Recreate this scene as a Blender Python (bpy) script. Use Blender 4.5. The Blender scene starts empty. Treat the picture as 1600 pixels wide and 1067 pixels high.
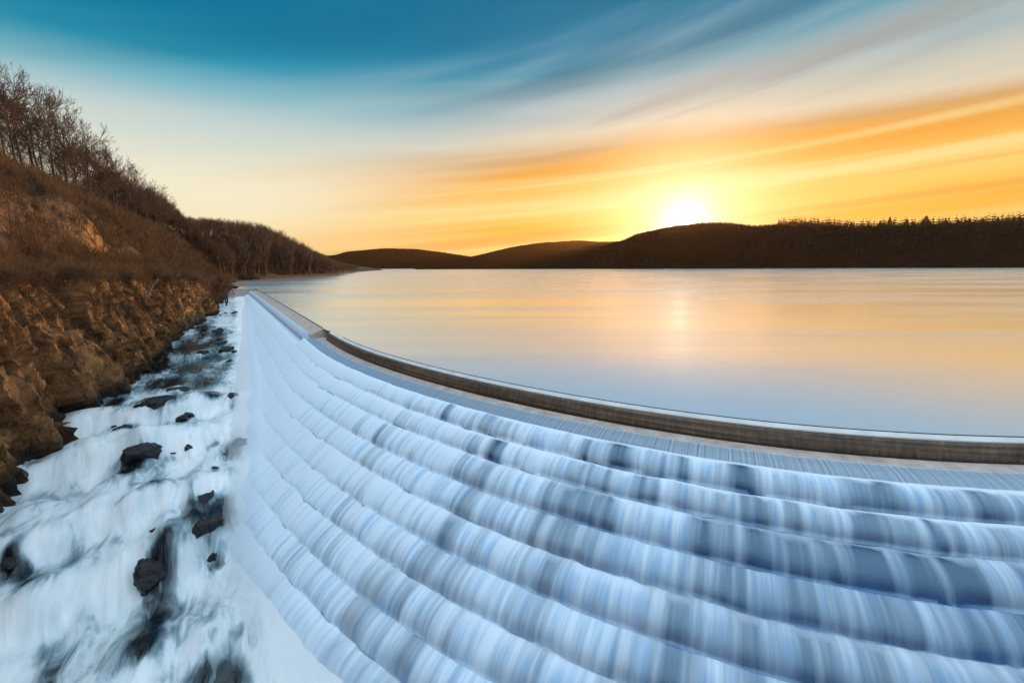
import bpy, bmesh, math, random
import numpy as np
from mathutils import Vector, Matrix

R = math.radians
scene = bpy.context.scene
COL = scene.collection

# ------------------------------------------------------------------ camera
CAM_H = 8.0
PITCH, ROLL = R(9.5686), R(0.2)
cam_d = bpy.data.cameras.new("camera")
cam = bpy.data.objects.new("camera", cam_d)
COL.objects.link(cam)
cam_d.sensor_width = 36.0
cam_d.lens = 36.0 * 700.0 / 1600.0
cam_d.clip_start, cam_d.clip_end = 0.1, 30000.0
_r = Vector((1, 0, 0)); _u = Vector((0, math.sin(PITCH), math.cos(PITCH)))
_f = Vector((0, math.cos(PITCH), -math.sin(PITCH)))
_x = _r * math.cos(ROLL) - _u * math.sin(ROLL)
_y = _r * math.sin(ROLL) + _u * math.cos(ROLL)
cam.matrix_world = Matrix(((_x.x, _y.x, -_f.x, 0), (_x.y, _y.y, -_f.y, 0), (_x.z, _y.z, -_f.z, CAM_H), (0, 0, 0, 1)))
scene.camera = cam
scene.view_settings.view_transform = 'Standard'
scene.view_settings.look = 'None'
scene.view_settings.exposure = 0.0
scene.view_settings.gamma = 1.0
scene.cycles.transparent_max_bounces = 12
scene.cycles.max_bounces = 8
scene.cycles.volume_bounces = 2

# ------------------------------------------------------------------ light
SUN_AZ, SUN_EL = R(20.6), R(4.70)
sun_dir = Vector((math.sin(SUN_AZ) * math.cos(SUN_EL), math.cos(SUN_AZ) * math.cos(SUN_EL), math.sin(SUN_EL)))
sun_d = bpy.data.lights.new("sun", 'SUN')
sun = bpy.data.objects.new("sun", sun_d)
COL.objects.link(sun)
sun_d.energy = 5.0
sun_d.angle = R(0.5)
sun_d.color = (1.0, 0.58, 0.24)
sun.rotation_mode = 'QUATERNION'
sun.rotation_quaternion = sun_dir.to_track_quat('Z', 'Y')
sun.location = (0, 0, 200)


def lin(r, g, b):
    f = lambda c: (c / 255.0 / 12.92) if c / 255.0 <= 0.04045 else ((c / 255.0 + 0.055) / 1.055) ** 2.4
    return (f(r), f(g), f(b), 1.0)


class NT:
    """small helper for building node trees"""
    def __init__(self, tree):
        self.t = tree
        self.n = tree.nodes
        self.l = tree.links

    def new(self, typ, **kw):
        nd = self.n.new(typ)
        for k, v in kw.items():
            setattr(nd, k, v)
        return nd

    def put(self, sock, v):
        if isinstance(v, bpy.types.NodeSocket):
            self.l.new(v, sock)
        elif v is not None:
            if sock.type == 'RGBA' and not hasattr(v, '__len__'):
                v = (v, v, v, 1)
            sock.default_value = v

    def math(self, op, a, b=None, c=None, clamp=False):
        nd = self.new('ShaderNodeMath', operation=op, use_clamp=clamp)
        for i, v in enumerate((a, b, c)):
            if v is not None:
                self.put(nd.inputs[i], v)
        return nd.outputs[0]

    def vmath(self, op, a, b=None, s=None):
        nd = self.new('ShaderNodeVectorMath', operation=op)
        self.put(nd.inputs[0], a)
        if b is not None:
            self.put(nd.inputs[1], b)
        if s is not None:
            self.put(nd.inputs['Scale'], s)
        return nd.outputs['Value'] if op in ('DOT_PRODUCT', 'LENGTH', 'DISTANCE') else nd.outputs['Vector']

    def ramp(self, fac, stops, interp='LINEAR'):
        nd = self.new('ShaderNodeValToRGB')
        cr = nd.color_ramp
        cr.interpolation = interp
        while len(cr.elements) < len(stops):
            cr.elements.new(0.5)
        for e, (p, c) in zip(cr.elements, stops):
            e.position = p
            if not hasattr(c, '__len__'):
                c = (c, c, c, 1)
            e.color = c if len(c) == 4 else (*c, 1)
        self.put(nd.inputs[0], fac)
        return nd.outputs[0]

    def maprange(self, v, a, b, c=0.0, d=1.0, smooth=True):
        nd = self.new('ShaderNodeMapRange')
        nd.interpolation_type = 'SMOOTHSTEP' if smooth else 'LINEAR'
        self.put(nd.inputs[0], v)
        for i, x in enumerate((a, b, c, d)):
            self.put(nd.inputs[1 + i], x)
        return nd.outputs[0]

    def mix(self, fac, a, b, blend='MIX'):
        nd = self.new('ShaderNodeMix', data_type='RGBA', blend_type=blend)
        self.put(nd.inputs[0], fac)
        self.put(nd.inputs[6], a)
        self.put(nd.inputs[7], b)
        return nd.outputs[2]

    def noise(self, vec, scale=1.0, detail=3.0, rough=0.5, dist=0.0, dims='3D'):
        nd = self.new('ShaderNodeTexNoise', noise_dimensions=dims)
        self.put(nd.inputs['Vector'], vec)
        nd.inputs['Scale'].default_value = scale
        nd.inputs['Detail'].default_value = detail
        nd.inputs['Roughness'].default_value = rough
        nd.inputs['Distortion'].default_value = dist
        return nd.outputs[0]

    def comb(self, x, y, z=0.0):
        nd = self.new('ShaderNodeCombineXYZ')
        for i, v in enumerate((x, y, z)):
            self.put(nd.inputs[i], v)
        return nd.outputs[0]

    def sep(self, v):
        nd = self.new('ShaderNodeSeparateXYZ')
        self.put(nd.inputs[0], v)
        return nd.outputs

    def attr(self, name):
        return self.new('ShaderNodeAttribute', attribute_name=name)

    def bump(self, h, strength=0.5, dist=0.1):
        nd = self.new('ShaderNodeBump')
        nd.inputs['Strength'].default_value = strength
        nd.inputs['Distance'].default_value = dist
        self.put(nd.inputs['Height'], h)
        return nd.outputs[0]


# ------------------------------------------------------------------ world
world = bpy.data.worlds.new("World")
scene.world = world
world.use_nodes = True
W = NT(world.node_tree)
W.n.clear()
tc = W.new('ShaderNodeTexCoord').outputs['Generated']
d = W.vmath('NORMALIZE', tc)
dx, dy, dz = W.sep(d)
s = W.vmath('DOT_PRODUCT', d, (-0.05, 0.0, 1.0))              # slightly tilted band coordinate along which the cloud streaks run
s2 = W.vmath('DOT_PRODUCT', d, (-0.22, 0.0, 1.0))
along = W.vmath('DOT_PRODUCT', d, (0.80, -0.55, 0.12))
n1 = W.noise(W.comb(W.math('MULTIPLY', along, 0.9), W.math('MULTIPLY', s2, 7.0), 0.0), 1.0, 3.0, 0.5, 0.1)
n2 = W.noise(W.comb(W.math('MULTIPLY', along, 1.1), W.math('MULTIPLY', s2, 20.0), 3.7), 1.0, 3.0, 0.5, 0.1)
n3 = W.noise(W.comb(W.math('MULTIPLY', along, 1.2), W.math('MULTIPLY', s, 11.0), 9.1), 1.0, 3.0, 0.5, 0.1)
nn = W.math('SUBTRACT', W.math('ADD', W.math('MULTIPLY', n1, 0.6), W.math('MULTIPLY', n2, 0.4)), 0.5)
zz = W.math('ADD', dz, W.math('MULTIPLY', nn, 0.07))
left = W.ramp(zz, [
    (0.0, lin(255, 206, 130)), (0.03, lin(255, 226, 165)), (0.08, lin(252, 238, 198)), (0.14, lin(247, 238, 208)), (0.19, lin(228, 228, 208)), (0.25, lin(192, 210, 210)),
    (0.295, lin(118, 182, 198)), (0.335, lin(36, 150, 180)), (0.385, lin(0, 132, 170)), (0.45, lin(0, 118, 160)), (0.60, lin(0, 84, 130)), (1.0, lin(10, 92, 150))])
sr = W.math('ADD', s, W.math('ADD', W.math('MULTIPLY', nn, 0.055), W.math('MULTIPLY', W.math('SUBTRACT', n3, 0.5), 0.11)))
right = W.ramp(sr, [
    (0.0, lin(255, 202, 112)), (0.035, lin(255, 222, 132)), (0.075, lin(252, 186, 74)), (0.105, lin(255, 206, 104)), (0.125, lin(255, 216, 132)), (0.155, lin(252, 188, 86)),
    (0.19, lin(244, 172, 76)), (0.215, lin(216, 172, 112)), (0.245, lin(222, 212, 186)), (0.305, lin(170, 190, 194)), (0.355, lin(66, 148, 172)), (0.40, lin(0, 128, 166)),
    (0.43, lin(0, 128, 166)), (0.50, lin(0, 118, 156)), (0.65, lin(0, 92, 140)), (1.0, lin(10, 92, 150))])
side = W.maprange(W.math('ADD', dx, W.math('ADD', W.math('MULTIPLY', n1, 0.5), W.math('MULTIPLY', s, -0.5))), -0.42, 0.20)
base = W.mix(side, left, right)
# brownish grey streaks across the pale zone, dark teal ones high up
mid = W.math('MULTIPLY', W.maprange(s2, 0.15, 0.22), W.maprange(s2, 0.38, 0.28))
mid = W.math('MULTIPLY', mid, W.maprange(nn, 0.0, 0.10))
mid = W.math('MULTIPLY', mid, side)
base = W.mix(W.math('MULTIPLY', mid, 0.6), base, lin(146, 138, 130))
top = W.math('MULTIPLY', W.maprange(s, 0.27, 0.36), W.maprange(W.math('MULTIPLY', W.math('SUBTRACT', n1, 0.5), -1.0), -0.03, 0.10))
base = W.mix(W.math('MULTIPLY', top, 0.32), base, lin(0, 84, 114))
pale = W.math('MULTIPLY', W.maprange(s2, 0.18, 0.27), W.maprange(s2, 0.46, 0.36))
pale = W.math('MULTIPLY', pale, W.maprange(W.math('ADD', W.math('MULTIPLY', n1, 0.75), W.math('MULTIPLY', n2, 0.25)), 0.42, 0.64))
base = W.mix(W.math('MULTIPLY', pale, 0.38), base, lin(206, 224, 224))
# fine streaks inside the golden bank
n4 = W.noise(W.comb(W.math('MULTIPLY', along, 0.75), W.math('MULTIPLY', W.vmath('DOT_PRODUCT', d, (-0.09, 0.0, 1.0)), 30.0), 6.2), 1.0, 2.5, 0.5, 0.1)
gold = W.math('MULTIPLY', side, W.maprange(s, 0.26, 0.18))
base = W.mix(W.math('MULTIPLY', gold, W.maprange(n4, 0.50, 0.68, 0.0, 0.62)), base, lin(255, 230, 160))
base = W.mix(W.math('MULTIPLY', gold, W.maprange(n4, 0.46, 0.30, 0.0, 0.5)), base, lin(226, 150, 72))
# glow round the sun
cs = W.math('MAXIMUM', W.vmath('DOT_PRODUCT', d, tuple(sun_dir)), 0.0)
ang = W.math('ARCCOSINE', W.math('MINIMUM', cs, 1.0))
g1 = W.math('EXPONENT', W.math('MULTIPLY', W.math('POWER', W.math('DIVIDE', ang, R(2.7)), 2.0), -1.0))
g2 = W.math('EXPONENT', W.math('MULTIPLY', W.math('POWER', W.math('DIVIDE', ang, R(8.5)), 2.0), -1.0))
g3 = W.math('EXPONENT', W.math('MULTIPLY', W.math('POWER', W.math('DIVIDE', ang, R(0.8)), 2.0), -1.0))
base = W.mix(W.math('MULTIPLY', g2, 0.7), base, (1.2, 1.03, 0.66, 1))
base = W.mix(W.math('MULTIPLY', g1, 0.95), base, (2.0, 1.85, 1.5, 1))
glow3 = W.mix(1.0, (1.0, 0.86, 0.55, 1), W.math('MULTIPLY', g3, 12.0), 'MULTIPLY')
skyc = W.mix(1.0, base, glow3, 'ADD')
# the half of the sky behind the viewer: cool dusk blue
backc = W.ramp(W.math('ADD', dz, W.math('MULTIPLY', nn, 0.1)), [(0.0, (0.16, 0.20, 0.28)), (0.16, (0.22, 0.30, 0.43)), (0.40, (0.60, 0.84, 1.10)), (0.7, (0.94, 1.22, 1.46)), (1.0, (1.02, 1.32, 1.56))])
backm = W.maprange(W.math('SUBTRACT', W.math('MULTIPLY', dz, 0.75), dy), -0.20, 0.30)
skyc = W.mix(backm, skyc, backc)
skyc = W.mix(W.maprange(dz, -0.02, -0.06), skyc, lin(110, 100, 95))
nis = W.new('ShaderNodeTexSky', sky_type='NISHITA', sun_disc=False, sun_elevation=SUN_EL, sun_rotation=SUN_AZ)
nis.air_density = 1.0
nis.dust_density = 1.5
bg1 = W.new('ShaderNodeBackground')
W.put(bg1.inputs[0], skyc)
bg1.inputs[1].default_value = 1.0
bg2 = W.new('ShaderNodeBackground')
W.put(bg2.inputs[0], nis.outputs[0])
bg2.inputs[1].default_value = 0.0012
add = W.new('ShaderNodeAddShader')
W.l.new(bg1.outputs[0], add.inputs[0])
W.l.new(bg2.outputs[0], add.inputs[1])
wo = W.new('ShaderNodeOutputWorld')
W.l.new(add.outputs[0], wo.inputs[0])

# ------------------------------------------------------------------ numeric helpers
rng = np.random.default_rng(7)
random.seed(7)
_P = rng.permutation(256)
_P = np.concatenate([_P, _P, _P])
_G = rng.normal(size=(256, 3))
_G /= np.linalg.norm(_G, axis=1)[:, None]


def perlin(x, y, z=0.0):
    x, y, z = np.broadcast_arrays(np.asarray(x, float), np.asarray(y, float), np.asarray(z, float))
    xi, yi, zi = np.floor(x).astype(int), np.floor(y).astype(int), np.floor(z).astype(int)
    xf, yf, zf = x - xi, y - yi, z - zi
    u, v, w = [t * t * t * (t * (t * 6 - 15) + 10) for t in (xf, yf, zf)]
    res = 0
    for a in (0, 1):
        for b in (0, 1):
            for c in (0, 1):
                h = _P[_P[_P[(xi + a) & 255] + ((yi + b) & 255)] + ((zi + c) & 255)]
                g = _G[h]
                dot = g[..., 0] * (xf - a) + g[..., 1] * (yf - b) + g[..., 2] * (zf - c)
                res = res + dot * (u if a else 1 - u) * (v if b else 1 - v) * (w if c else 1 - w)
    return res * 1.6


def fbm(x, y, z=0.0, o=4, rough=0.5):
    a, t, s_ = 1.0, 0.0, 0.0
    for k in range(o):
        t = t + a * perlin(x * 2 ** k + 17.3 * k, y * 2 ** k + 5.1 * k, z * 2 ** k)
        s_ += a
        a *= rough
    return t / s_


def sstep(a, b, x):
    t = np.clip((np.asarray(x, float) - a) / (b - a), 0, 1)
    return t * t * (3 - 2 * t)


def link(name, me, mat=None, parent=None):
    o = bpy.data.objects.new(name, me)
    COL.objects.link(o)
    if mat is not None:
        me.materials.append(mat)
    if parent is not None:
        o.parent = parent
    return o


def mesh_np(name, V, F, smooth=True):
    """V (n,3); F (m,k) one face size"""
    V = np.asarray(V, np.float32)
    F = np.asarray(F, np.int32)
    me = bpy.data.meshes.new(name)
    me.vertices.add(len(V))
    me.vertices.foreach_set('co', V.ravel())
    k = F.shape[1]
    me.loops.add(F.size)
    me.loops.foreach_set('vertex_index', F.ravel())
    me.polygons.add(len(F))
    me.polygons.foreach_set('loop_start', np.arange(0, F.size, k, dtype=np.int32))
    me.polygons.foreach_set('use_smooth', np.full(len(F), smooth, dtype=bool))
    me.update(calc_edges=True)
    return me


def grid_faces(r, c, wrap=False):
    i = np.arange(r - 1)[:, None]
    j = np.arange(c if wrap else c - 1)[None, :]
    a = i * c + j
    b = i * c + (j + 1) % c
    return np.stack([a, b, b + c, a + c], -1).reshape(-1, 4)


def grid_mesh(name, P, flip=False, smooth=True, attrs=None):
    """P (r,c,3)"""
    r, c = P.shape[:2]
    F = grid_faces(r, c)
    if flip:
        F = F[:, ::-1]
    me = mesh_np(name, P.reshape(-1, 3), F, smooth)
    for k, v in (attrs or {}).items():
        at = me.attributes.new(k, 'FLOAT', 'POINT')
        at.data.foreach_set('value', np.asarray(v, np.float32).ravel())
    return me


def tubes(segs, sides):
    """segs: list of (p0, p1, r0, r1) -> V, F; open tubes"""
    A = np.array([s_[0] for s_ in segs], float)
    B = np.array([s_[1] for s_ in segs], float)
    r0 = np.array([s_[2] for s_ in segs])
    r1 = np.array([s_[3] for s_ in segs])
    D = B - A
    D /= np.maximum(np.linalg.norm(D, axis=1), 1e-9)[:, None]
    ref = np.where(np.abs(D[:, 2:3]) > 0.9, np.array([[1., 0, 0]]), np.array([[0., 0, 1]]))
    X = np.cross(D, ref)
    X /= np.linalg.norm(X, axis=1)[:, None]
    Y = np.cross(D, X)
    t = np.arange(sides) * 2 * np.pi / sides
    ring = X[:, None, :] * np.cos(t)[None, :, None] + Y[:, None, :] * np.sin(t)[None, :, None]
    V0 = A[:, None] + ring * r0[:, None, None]
    V1 = B[:, None] + ring * r1[:, None, None]
    n = len(segs)
    V = np.concatenate([V0, V1], 1).reshape(-1, 3)
    j = np.arange(sides)
    f = np.stack([j, (j + 1) % sides, (j + 1) % sides + sides, j + sides], -1)
    F = (np.arange(n)[:, None, None] * 2 * sides + f[None]).reshape(-1, 4)
    return V, F


def tag(o, label=None, cat=None, group=None, kind=None):
    if label: o['label'] = label
    if cat: o['category'] = cat
    if group: o['group'] = group
    if kind: o['kind'] = kind
    return o


def empty(name, loc):
    o = bpy.data.objects.new(name, None)
    o.location = loc
    COL.objects.link(o)
    return o


def material(name):
    m = bpy.data.materials.new(name)
    m.use_nodes = True
    t = NT(m.node_tree)
    t.n.clear()
    out = t.new('ShaderNodeOutputMaterial')
    return m, t, out


def principled(t, out, **kw):
    b = t.new('ShaderNodeBsdfPrincipled')
    for k, v in kw.items():
        t.put(b.inputs[k.replace('_', ' ')], v)
    t.l.new(b.outputs[0], out.inputs[0])
    return b


def geo_pos(t):
    return t.new('ShaderNodeNewGeometry').outputs['Position']


# ------------------------------------------------------------------ materials
def mat_simple(name, ca, cb, scale=4.0, rough=0.85, bump=0.3, bdist=0.03, stretch=(1, 1, 1), detail=5, spec=0.3):
    m, t, out = material(name)
    p = t.vmath('MULTIPLY', geo_pos(t), stretch)
    n = t.noise(p, scale, detail, 0.6)
    c = t.ramp(n, [(0.3, (*ca, 1)), (0.7, (*cb, 1))])
    principled(t, out, Base_Color=c, Roughness=rough, Specular_IOR_Level=spec, Normal=t.bump(t.noise(p, scale * 3, detail, 0.65), bump, bdist))
    return m


def mat_foam_fall():
    m, t, out = material('falling_water')
    u = t.attr('u').outputs['Fac']
    dr = t.attr('drop').outputs['Fac']
    st = t.attr('stepn').outputs['Fac']
    th = t.attr('thick').outputs['Fac']
    # streaks: fine and coarse noise across the crest, slowly varying down the fall
    c1 = t.comb(t.math('MULTIPLY', u, 0.28), t.math('MULTIPLY', dr, 0.06), t.math('MULTIPLY', st, 0.16))
    c2 = t.comb(t.math('MULTIPLY', u, 1.0), t.math('MULTIPLY', dr, 0.10), t.math('MULTIPLY', st, 0.42))
    c3 = t.comb(t.math('MULTIPLY', u, 3.6), t.math('MULTIPLY', dr, 0.30), t.math('MULTIPLY', st, 1.1))
    a = t.math('ADD', t.math('MULTIPLY', t.noise(c1, 1.0, 2.0, 0.5), 0.42), t.math('MULTIPLY', t.noise(c2, 1.0, 2.0, 0.5), 0.40))
    a = t.math('ADD', a, t.math('MULTIPLY', t.noise(c3, 1.0, 2.0, 0.5), 0.18))
    # some streams run on over several steps
    a = t.math('ADD', a, t.math('MULTIPLY', t.math('SUBTRACT', t.noise(t.comb(t.math('MULTIPLY', u, 0.7), t.math('MULTIPLY', st, 0.12), 5.0), 1.0, 3.0, 0.6), 0.5), 0.30))
    # thins out as it falls, with shade painted in: white lip, darker see-through foot
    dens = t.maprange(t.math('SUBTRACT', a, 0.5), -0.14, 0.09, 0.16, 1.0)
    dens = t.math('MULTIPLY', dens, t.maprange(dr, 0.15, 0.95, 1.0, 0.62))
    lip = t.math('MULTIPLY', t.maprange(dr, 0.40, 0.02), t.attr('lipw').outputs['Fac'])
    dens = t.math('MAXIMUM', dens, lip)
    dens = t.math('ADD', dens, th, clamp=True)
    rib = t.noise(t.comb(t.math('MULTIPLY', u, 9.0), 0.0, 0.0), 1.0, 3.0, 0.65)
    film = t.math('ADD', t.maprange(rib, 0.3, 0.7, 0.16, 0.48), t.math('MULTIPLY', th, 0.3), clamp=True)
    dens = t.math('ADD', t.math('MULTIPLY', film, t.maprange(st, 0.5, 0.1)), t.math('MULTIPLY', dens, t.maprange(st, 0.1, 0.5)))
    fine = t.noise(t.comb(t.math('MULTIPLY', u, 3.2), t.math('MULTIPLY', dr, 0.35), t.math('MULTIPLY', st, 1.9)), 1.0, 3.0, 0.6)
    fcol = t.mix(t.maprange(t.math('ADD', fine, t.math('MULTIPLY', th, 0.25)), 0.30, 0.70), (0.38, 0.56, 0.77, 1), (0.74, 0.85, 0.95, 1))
    fcol = t.mix(t.math('MULTIPLY', t.maprange(dr, 0.38, 0.0), t.attr('lipw').outputs['Fac']), fcol, (0.87, 0.92, 0.97, 1))  # froth at the lip, whitened further as painted top light
    foam = t.new('ShaderNodeBsdfDiffuse')
    t.put(foam.inputs[0], fcol)
    t.put(foam.inputs['Normal'], t.bump(t.noise(c2, 1.0, 3.0, 0.5), 0.45, 0.12))
    thin = t.new('ShaderNodeBsdfTransparent')
    thin.inputs[0].default_value = (0.50, 0.78, 1.0, 1)
    gl = t.new('ShaderNodeBsdfGlossy')
    gl.inputs[0].default_value = (0.55, 0.82, 1.0, 1)
    gl.inputs[1].default_value = 0.35
    m0 = t.new('ShaderNodeMixShader')
    m0.inputs[0].default_value = 0.16
    t.l.new(thin.outputs[0], m0.inputs[1])
    t.l.new(gl.outputs[0], m0.inputs[2])
    mx = t.new('ShaderNodeMixShader')
    t.put(mx.inputs[0], dens)
    t.l.new(m0.outputs[0], mx.inputs[1])
    t.l.new(foam.outputs[0], mx.inputs[2])
    t.l.new(mx.outputs[0], out.inputs[0])
    return m


def mat_river():
    m, t, out = material('river_foam')
    f = t.attr('foam').outputs['Fac']
    q = t.attr('rq').outputs['Fac']
    e = t.attr('re').outputs['Fac']
    v = t.comb(t.math('MULTIPLY', q, 0.45), t.math('MULTIPLY', e, 1.3), 0.0)
    n = t.noise(v, 1.0, 4.0, 0.5, 1.2)
    v2 = t.comb(t.math('MULTIPLY', q, 0.9), t.math('MULTIPLY', e, 3.2), 4.0)
    n2 = t.noise(v2, 1.0, 4.0, 0.55, 0.5)
    ff = t.math('ADD', f, t.math('ADD', t.math('MULTIPLY', t.math('SUBTRACT', n, 0.5), 0.85), t.math('MULTIPLY', t.math('SUBTRACT', n2, 0.5), 0.24)), clamp=True)
    col = t.ramp(ff, [(0.0, lin(20, 26, 30)), (0.20, lin(58, 72, 78)), (0.42, lin(136, 156, 162)), (0.64, lin(214, 222, 225)), (1.0, lin(247, 246, 244))])
    rough = t.maprange(ff, 0.1, 0.7, 0.22, 0.75)
    principled(t, out, Base_Color=col, Roughness=rough, Specular_IOR_Level=0.4, Normal=t.bump(t.math('ADD', n, t.math('MULTIPLY', n2, 0.3)), 0.45, 0.22))
    return m


def mat_lake():
    m, t, out = material('lake_surface')
    p = geo_pos(t)
    v = t.vmath('MULTIPLY', p, (0.010, 0.055, 1.0))
    n = t.noise(v, 1.0, 4.0, 0.6, 0.4)
    v2 = t.vmath('MULTIPLY', p, (0.05, 0.35, 1.0))
    n2 = t.noise(v2, 1.0, 3.0, 0.6, 0.3)
    h = n
    nrm = t.bump(h, 0.016, 1.2)
    gl = t.new('ShaderNodeBsdfGlossy')
    gl.inputs[0].default_value = (1.0, 0.98, 0.96, 1)
    t.put(gl.inputs[1], t.maprange(n, 0.3, 0.7, 0.19, 0.29))
    t.put(gl.inputs['Normal'], nrm)
    df = t.new('ShaderNodeBsdfDiffuse')
    df.inputs[0].default_value = (0.40, 0.50, 0.57, 1)
    lw = t.new('ShaderNodeLayerWeight')
    lw.inputs[0].default_value = 0.5
    fac = t.maprange(lw.outputs['Facing'], 0.68, 0.90, 0.06, 0.95)
    mx = t.new('ShaderNodeMixShader')
    t.put(mx.inputs[0], fac)
    t.l.new(df.outputs[0], mx.inputs[1])
    t.l.new(gl.outputs[0], mx.inputs[2])
    t.l.new(mx.outputs[0], out.inputs[0])
    return m


def mat_ground():
    m, t, out = material('hillside_ground')
    g = t.new('ShaderNodeNewGeometry')
    p = g.outputs['Position']
    nz = t.sep(g.outputs['True Normal'])[2]
    n1 = t.noise(p, 0.30, 6.0, 0.6)
    n2 = t.noise(p, 2.2, 6.0, 0.65)
    # rock with slanting bedding, rusty and ochre patches
    pr = t.vmath('MULTIPLY', p, (0.9, 0.55, 0.45))
    n3 = t.noise(pr, 0.9, 7.0, 0.62, 0.8)
    rock = t.ramp(n3, [(0.30, (0.020, 0.012, 0.008, 1)), (0.42, (0.10, 0.052, 0.022, 1)), (0.54, (0.34, 0.150, 0.050, 1)), (0.66, (0.56, 0.29, 0.100, 1)), (0.8, (0.58, 0.40, 0.22, 1))])
    rock = t.mix(t.maprange(n1, 0.5, 0.66), rock, (0.34, 0.16, 0.060, 1))
    soil = t.ramp(n2, [(0.3, (0.030, 0.017, 0.010, 1)), (0.5, (0.085, 0.046, 0.024, 1)), (0.72, (0.19, 0.11, 0.055, 1))])
    fac = t.maprange(t.math('ADD', nz, t.math('MULTIPLY', t.math('SUBTRACT', n2, 0.5), 0.5)), 0.66, 0.46)
    col = t.mix(fac, soil, rock)
    # black wet band above the water line
    wet = t.attr('wet').outputs['Fac']
    col = t.mix(t.math('MULTIPLY', wet, 0.85), col, (0.012, 0.011, 0.011, 1))
    hb = t.math('ADD', t.noise(pr, 3.0, 8.0, 0.7, 0.6), t.math('MULTIPLY', n3, 1.2))
    principled(t, out, Base_Color=col, Roughness=t.maprange(wet, 0, 1, 0.9, 0.45), Specular_IOR_Level=0.25, Normal=t.bump(hb, 0.85, 0.5))
    return m


def mat_hill():
    m, t, out = material('far_hill_woods')
    p = geo_pos(t)
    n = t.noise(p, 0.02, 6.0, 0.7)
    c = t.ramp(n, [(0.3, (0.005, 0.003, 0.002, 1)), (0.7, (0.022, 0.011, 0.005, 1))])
    principled(t, out, Base_Color=c, Roughness=1.0, Specular_IOR_Level=0.0, Normal=t.bump(t.noise(p, 0.08, 4.0, 0.7), 1.0, 6.0))
    return m


def mat_boulder():
    m, t, out = material('wet_boulder')
    p = geo_pos(t)
    n = t.noise(p, 2.2, 6.0, 0.62)
    c = t.ramp(n, [(0.35, (0.005, 0.005, 0.006, 1)), (0.58, (0.014, 0.013, 0.013, 1)), (0.75, (0.06, 0.048, 0.04, 1))])
    principled(t, out, Base_Color=c, Roughness=0.3, Specular_IOR_Level=0.35, Normal=t.bump(t.noise(p, 5.0, 6.0, 0.65), 0.7, 0.12))
    return m


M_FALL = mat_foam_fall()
M_RIVER = mat_river()
M_LAKE = mat_lake()
M_GROUND = mat_ground()
M_HILL = mat_hill()
M_BOULDER = mat_boulder()
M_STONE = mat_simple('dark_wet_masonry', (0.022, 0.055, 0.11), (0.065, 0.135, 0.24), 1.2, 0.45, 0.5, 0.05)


def mat_sill():
    m, t, out = material('brown_weathered_sill')
    u = t.attr('u').outputs['Fac']
    z = t.sep(geo_pos(t))[2]
    bands = t.noise(t.comb(t.math('MULTIPLY', u, 0.10), 0.0, t.math('MULTIPLY', z, 7.0)), 1.0, 4.0, 0.6)
    ticks = t.noise(t.comb(t.math('MULTIPLY', u, 4.0), 0.0, t.math('MULTIPLY', z, 1.1)), 1.0, 4.0, 0.65)
    blot = t.noise(t.comb(t.math('MULTIPLY', u, 0.8), 0.0, t.math('MULTIPLY', z, 2.0)), 1.0, 4.0, 0.6)
    f = t.math('ADD', t.math('MULTIPLY', bands, 0.45), t.math('ADD', t.math('MULTIPLY', ticks, 0.30), t.math('MULTIPLY', blot, 0.25)))
    col = t.ramp(f, [(0.34, (0.025, 0.014, 0.009, 1)), (0.48, (0.085, 0.050, 0.028, 1)), (0.58, (0.17, 0.105, 0.060, 1)), (0.70, (0.28, 0.20, 0.13, 1))])
    # a darker, ragged line along the wall's foot
    line = t.maprange(t.math('ADD', z, t.math('MULTIPLY', t.math('SUBTRACT', ticks, 0.5), 0.25)), -0.84, -0.96)
    col = t.mix(t.math('MULTIPLY', line, 0.8), col, (0.015, 0.010, 0.007, 1))
    principled(t, out, Base_Color=col, Roughness=0.45, Specular_IOR_Level=0.4, Normal=t.bump(f, 0.6, 0.05))
    return m


M_SILL = mat_sill()

M_APRON = mat_simple('pale_wet_apron', (0.40, 0.30, 0.25), (0.66, 0.53, 0.455), 1.4, 0.4, 0.25, 0.02)
M_COPING = mat_simple('pale_wet_coping', (0.60, 0.58, 0.55), (0.80, 0.77, 0.73), 0.8, 0.15, 0.15, 0.02)
M_DARKEDGE = mat_simple('dark_edge', (0.02, 0.016, 0.012), (0.06, 0.045, 0.03), 2.0, 0.5, 0.2, 0.01)  # dark tone for the thin strips along the lake's edge
M_BARK = mat_simple('grey_brown_bark', (0.045, 0.027, 0.017), (0.12, 0.075, 0.05), 6.0, 0.95, 0.4, 0.02, (1, 1, 0.2))
M_TWIG = mat_simple('red_brown_twigs', (0.055, 0.028, 0.015), (0.16, 0.082, 0.043), 0.6, 0.95, 0.0, 0.01)
M_BRUSH = mat_simple('dry_russet_brush', (0.028, 0.012, 0.006), (0.21, 0.105, 0.042), 0.22, 0.95, 0.0, 0.01)
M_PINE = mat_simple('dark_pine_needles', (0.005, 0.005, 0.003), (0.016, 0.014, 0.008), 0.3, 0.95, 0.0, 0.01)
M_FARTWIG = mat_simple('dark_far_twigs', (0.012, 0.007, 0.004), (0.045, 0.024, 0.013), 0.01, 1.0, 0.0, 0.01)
M_PALE = mat_simple('bleached_deadwood', (0.28, 0.20, 0.14), (0.45, 0.34, 0.24), 5.0, 0.9, 0.3, 0.02)

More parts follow.
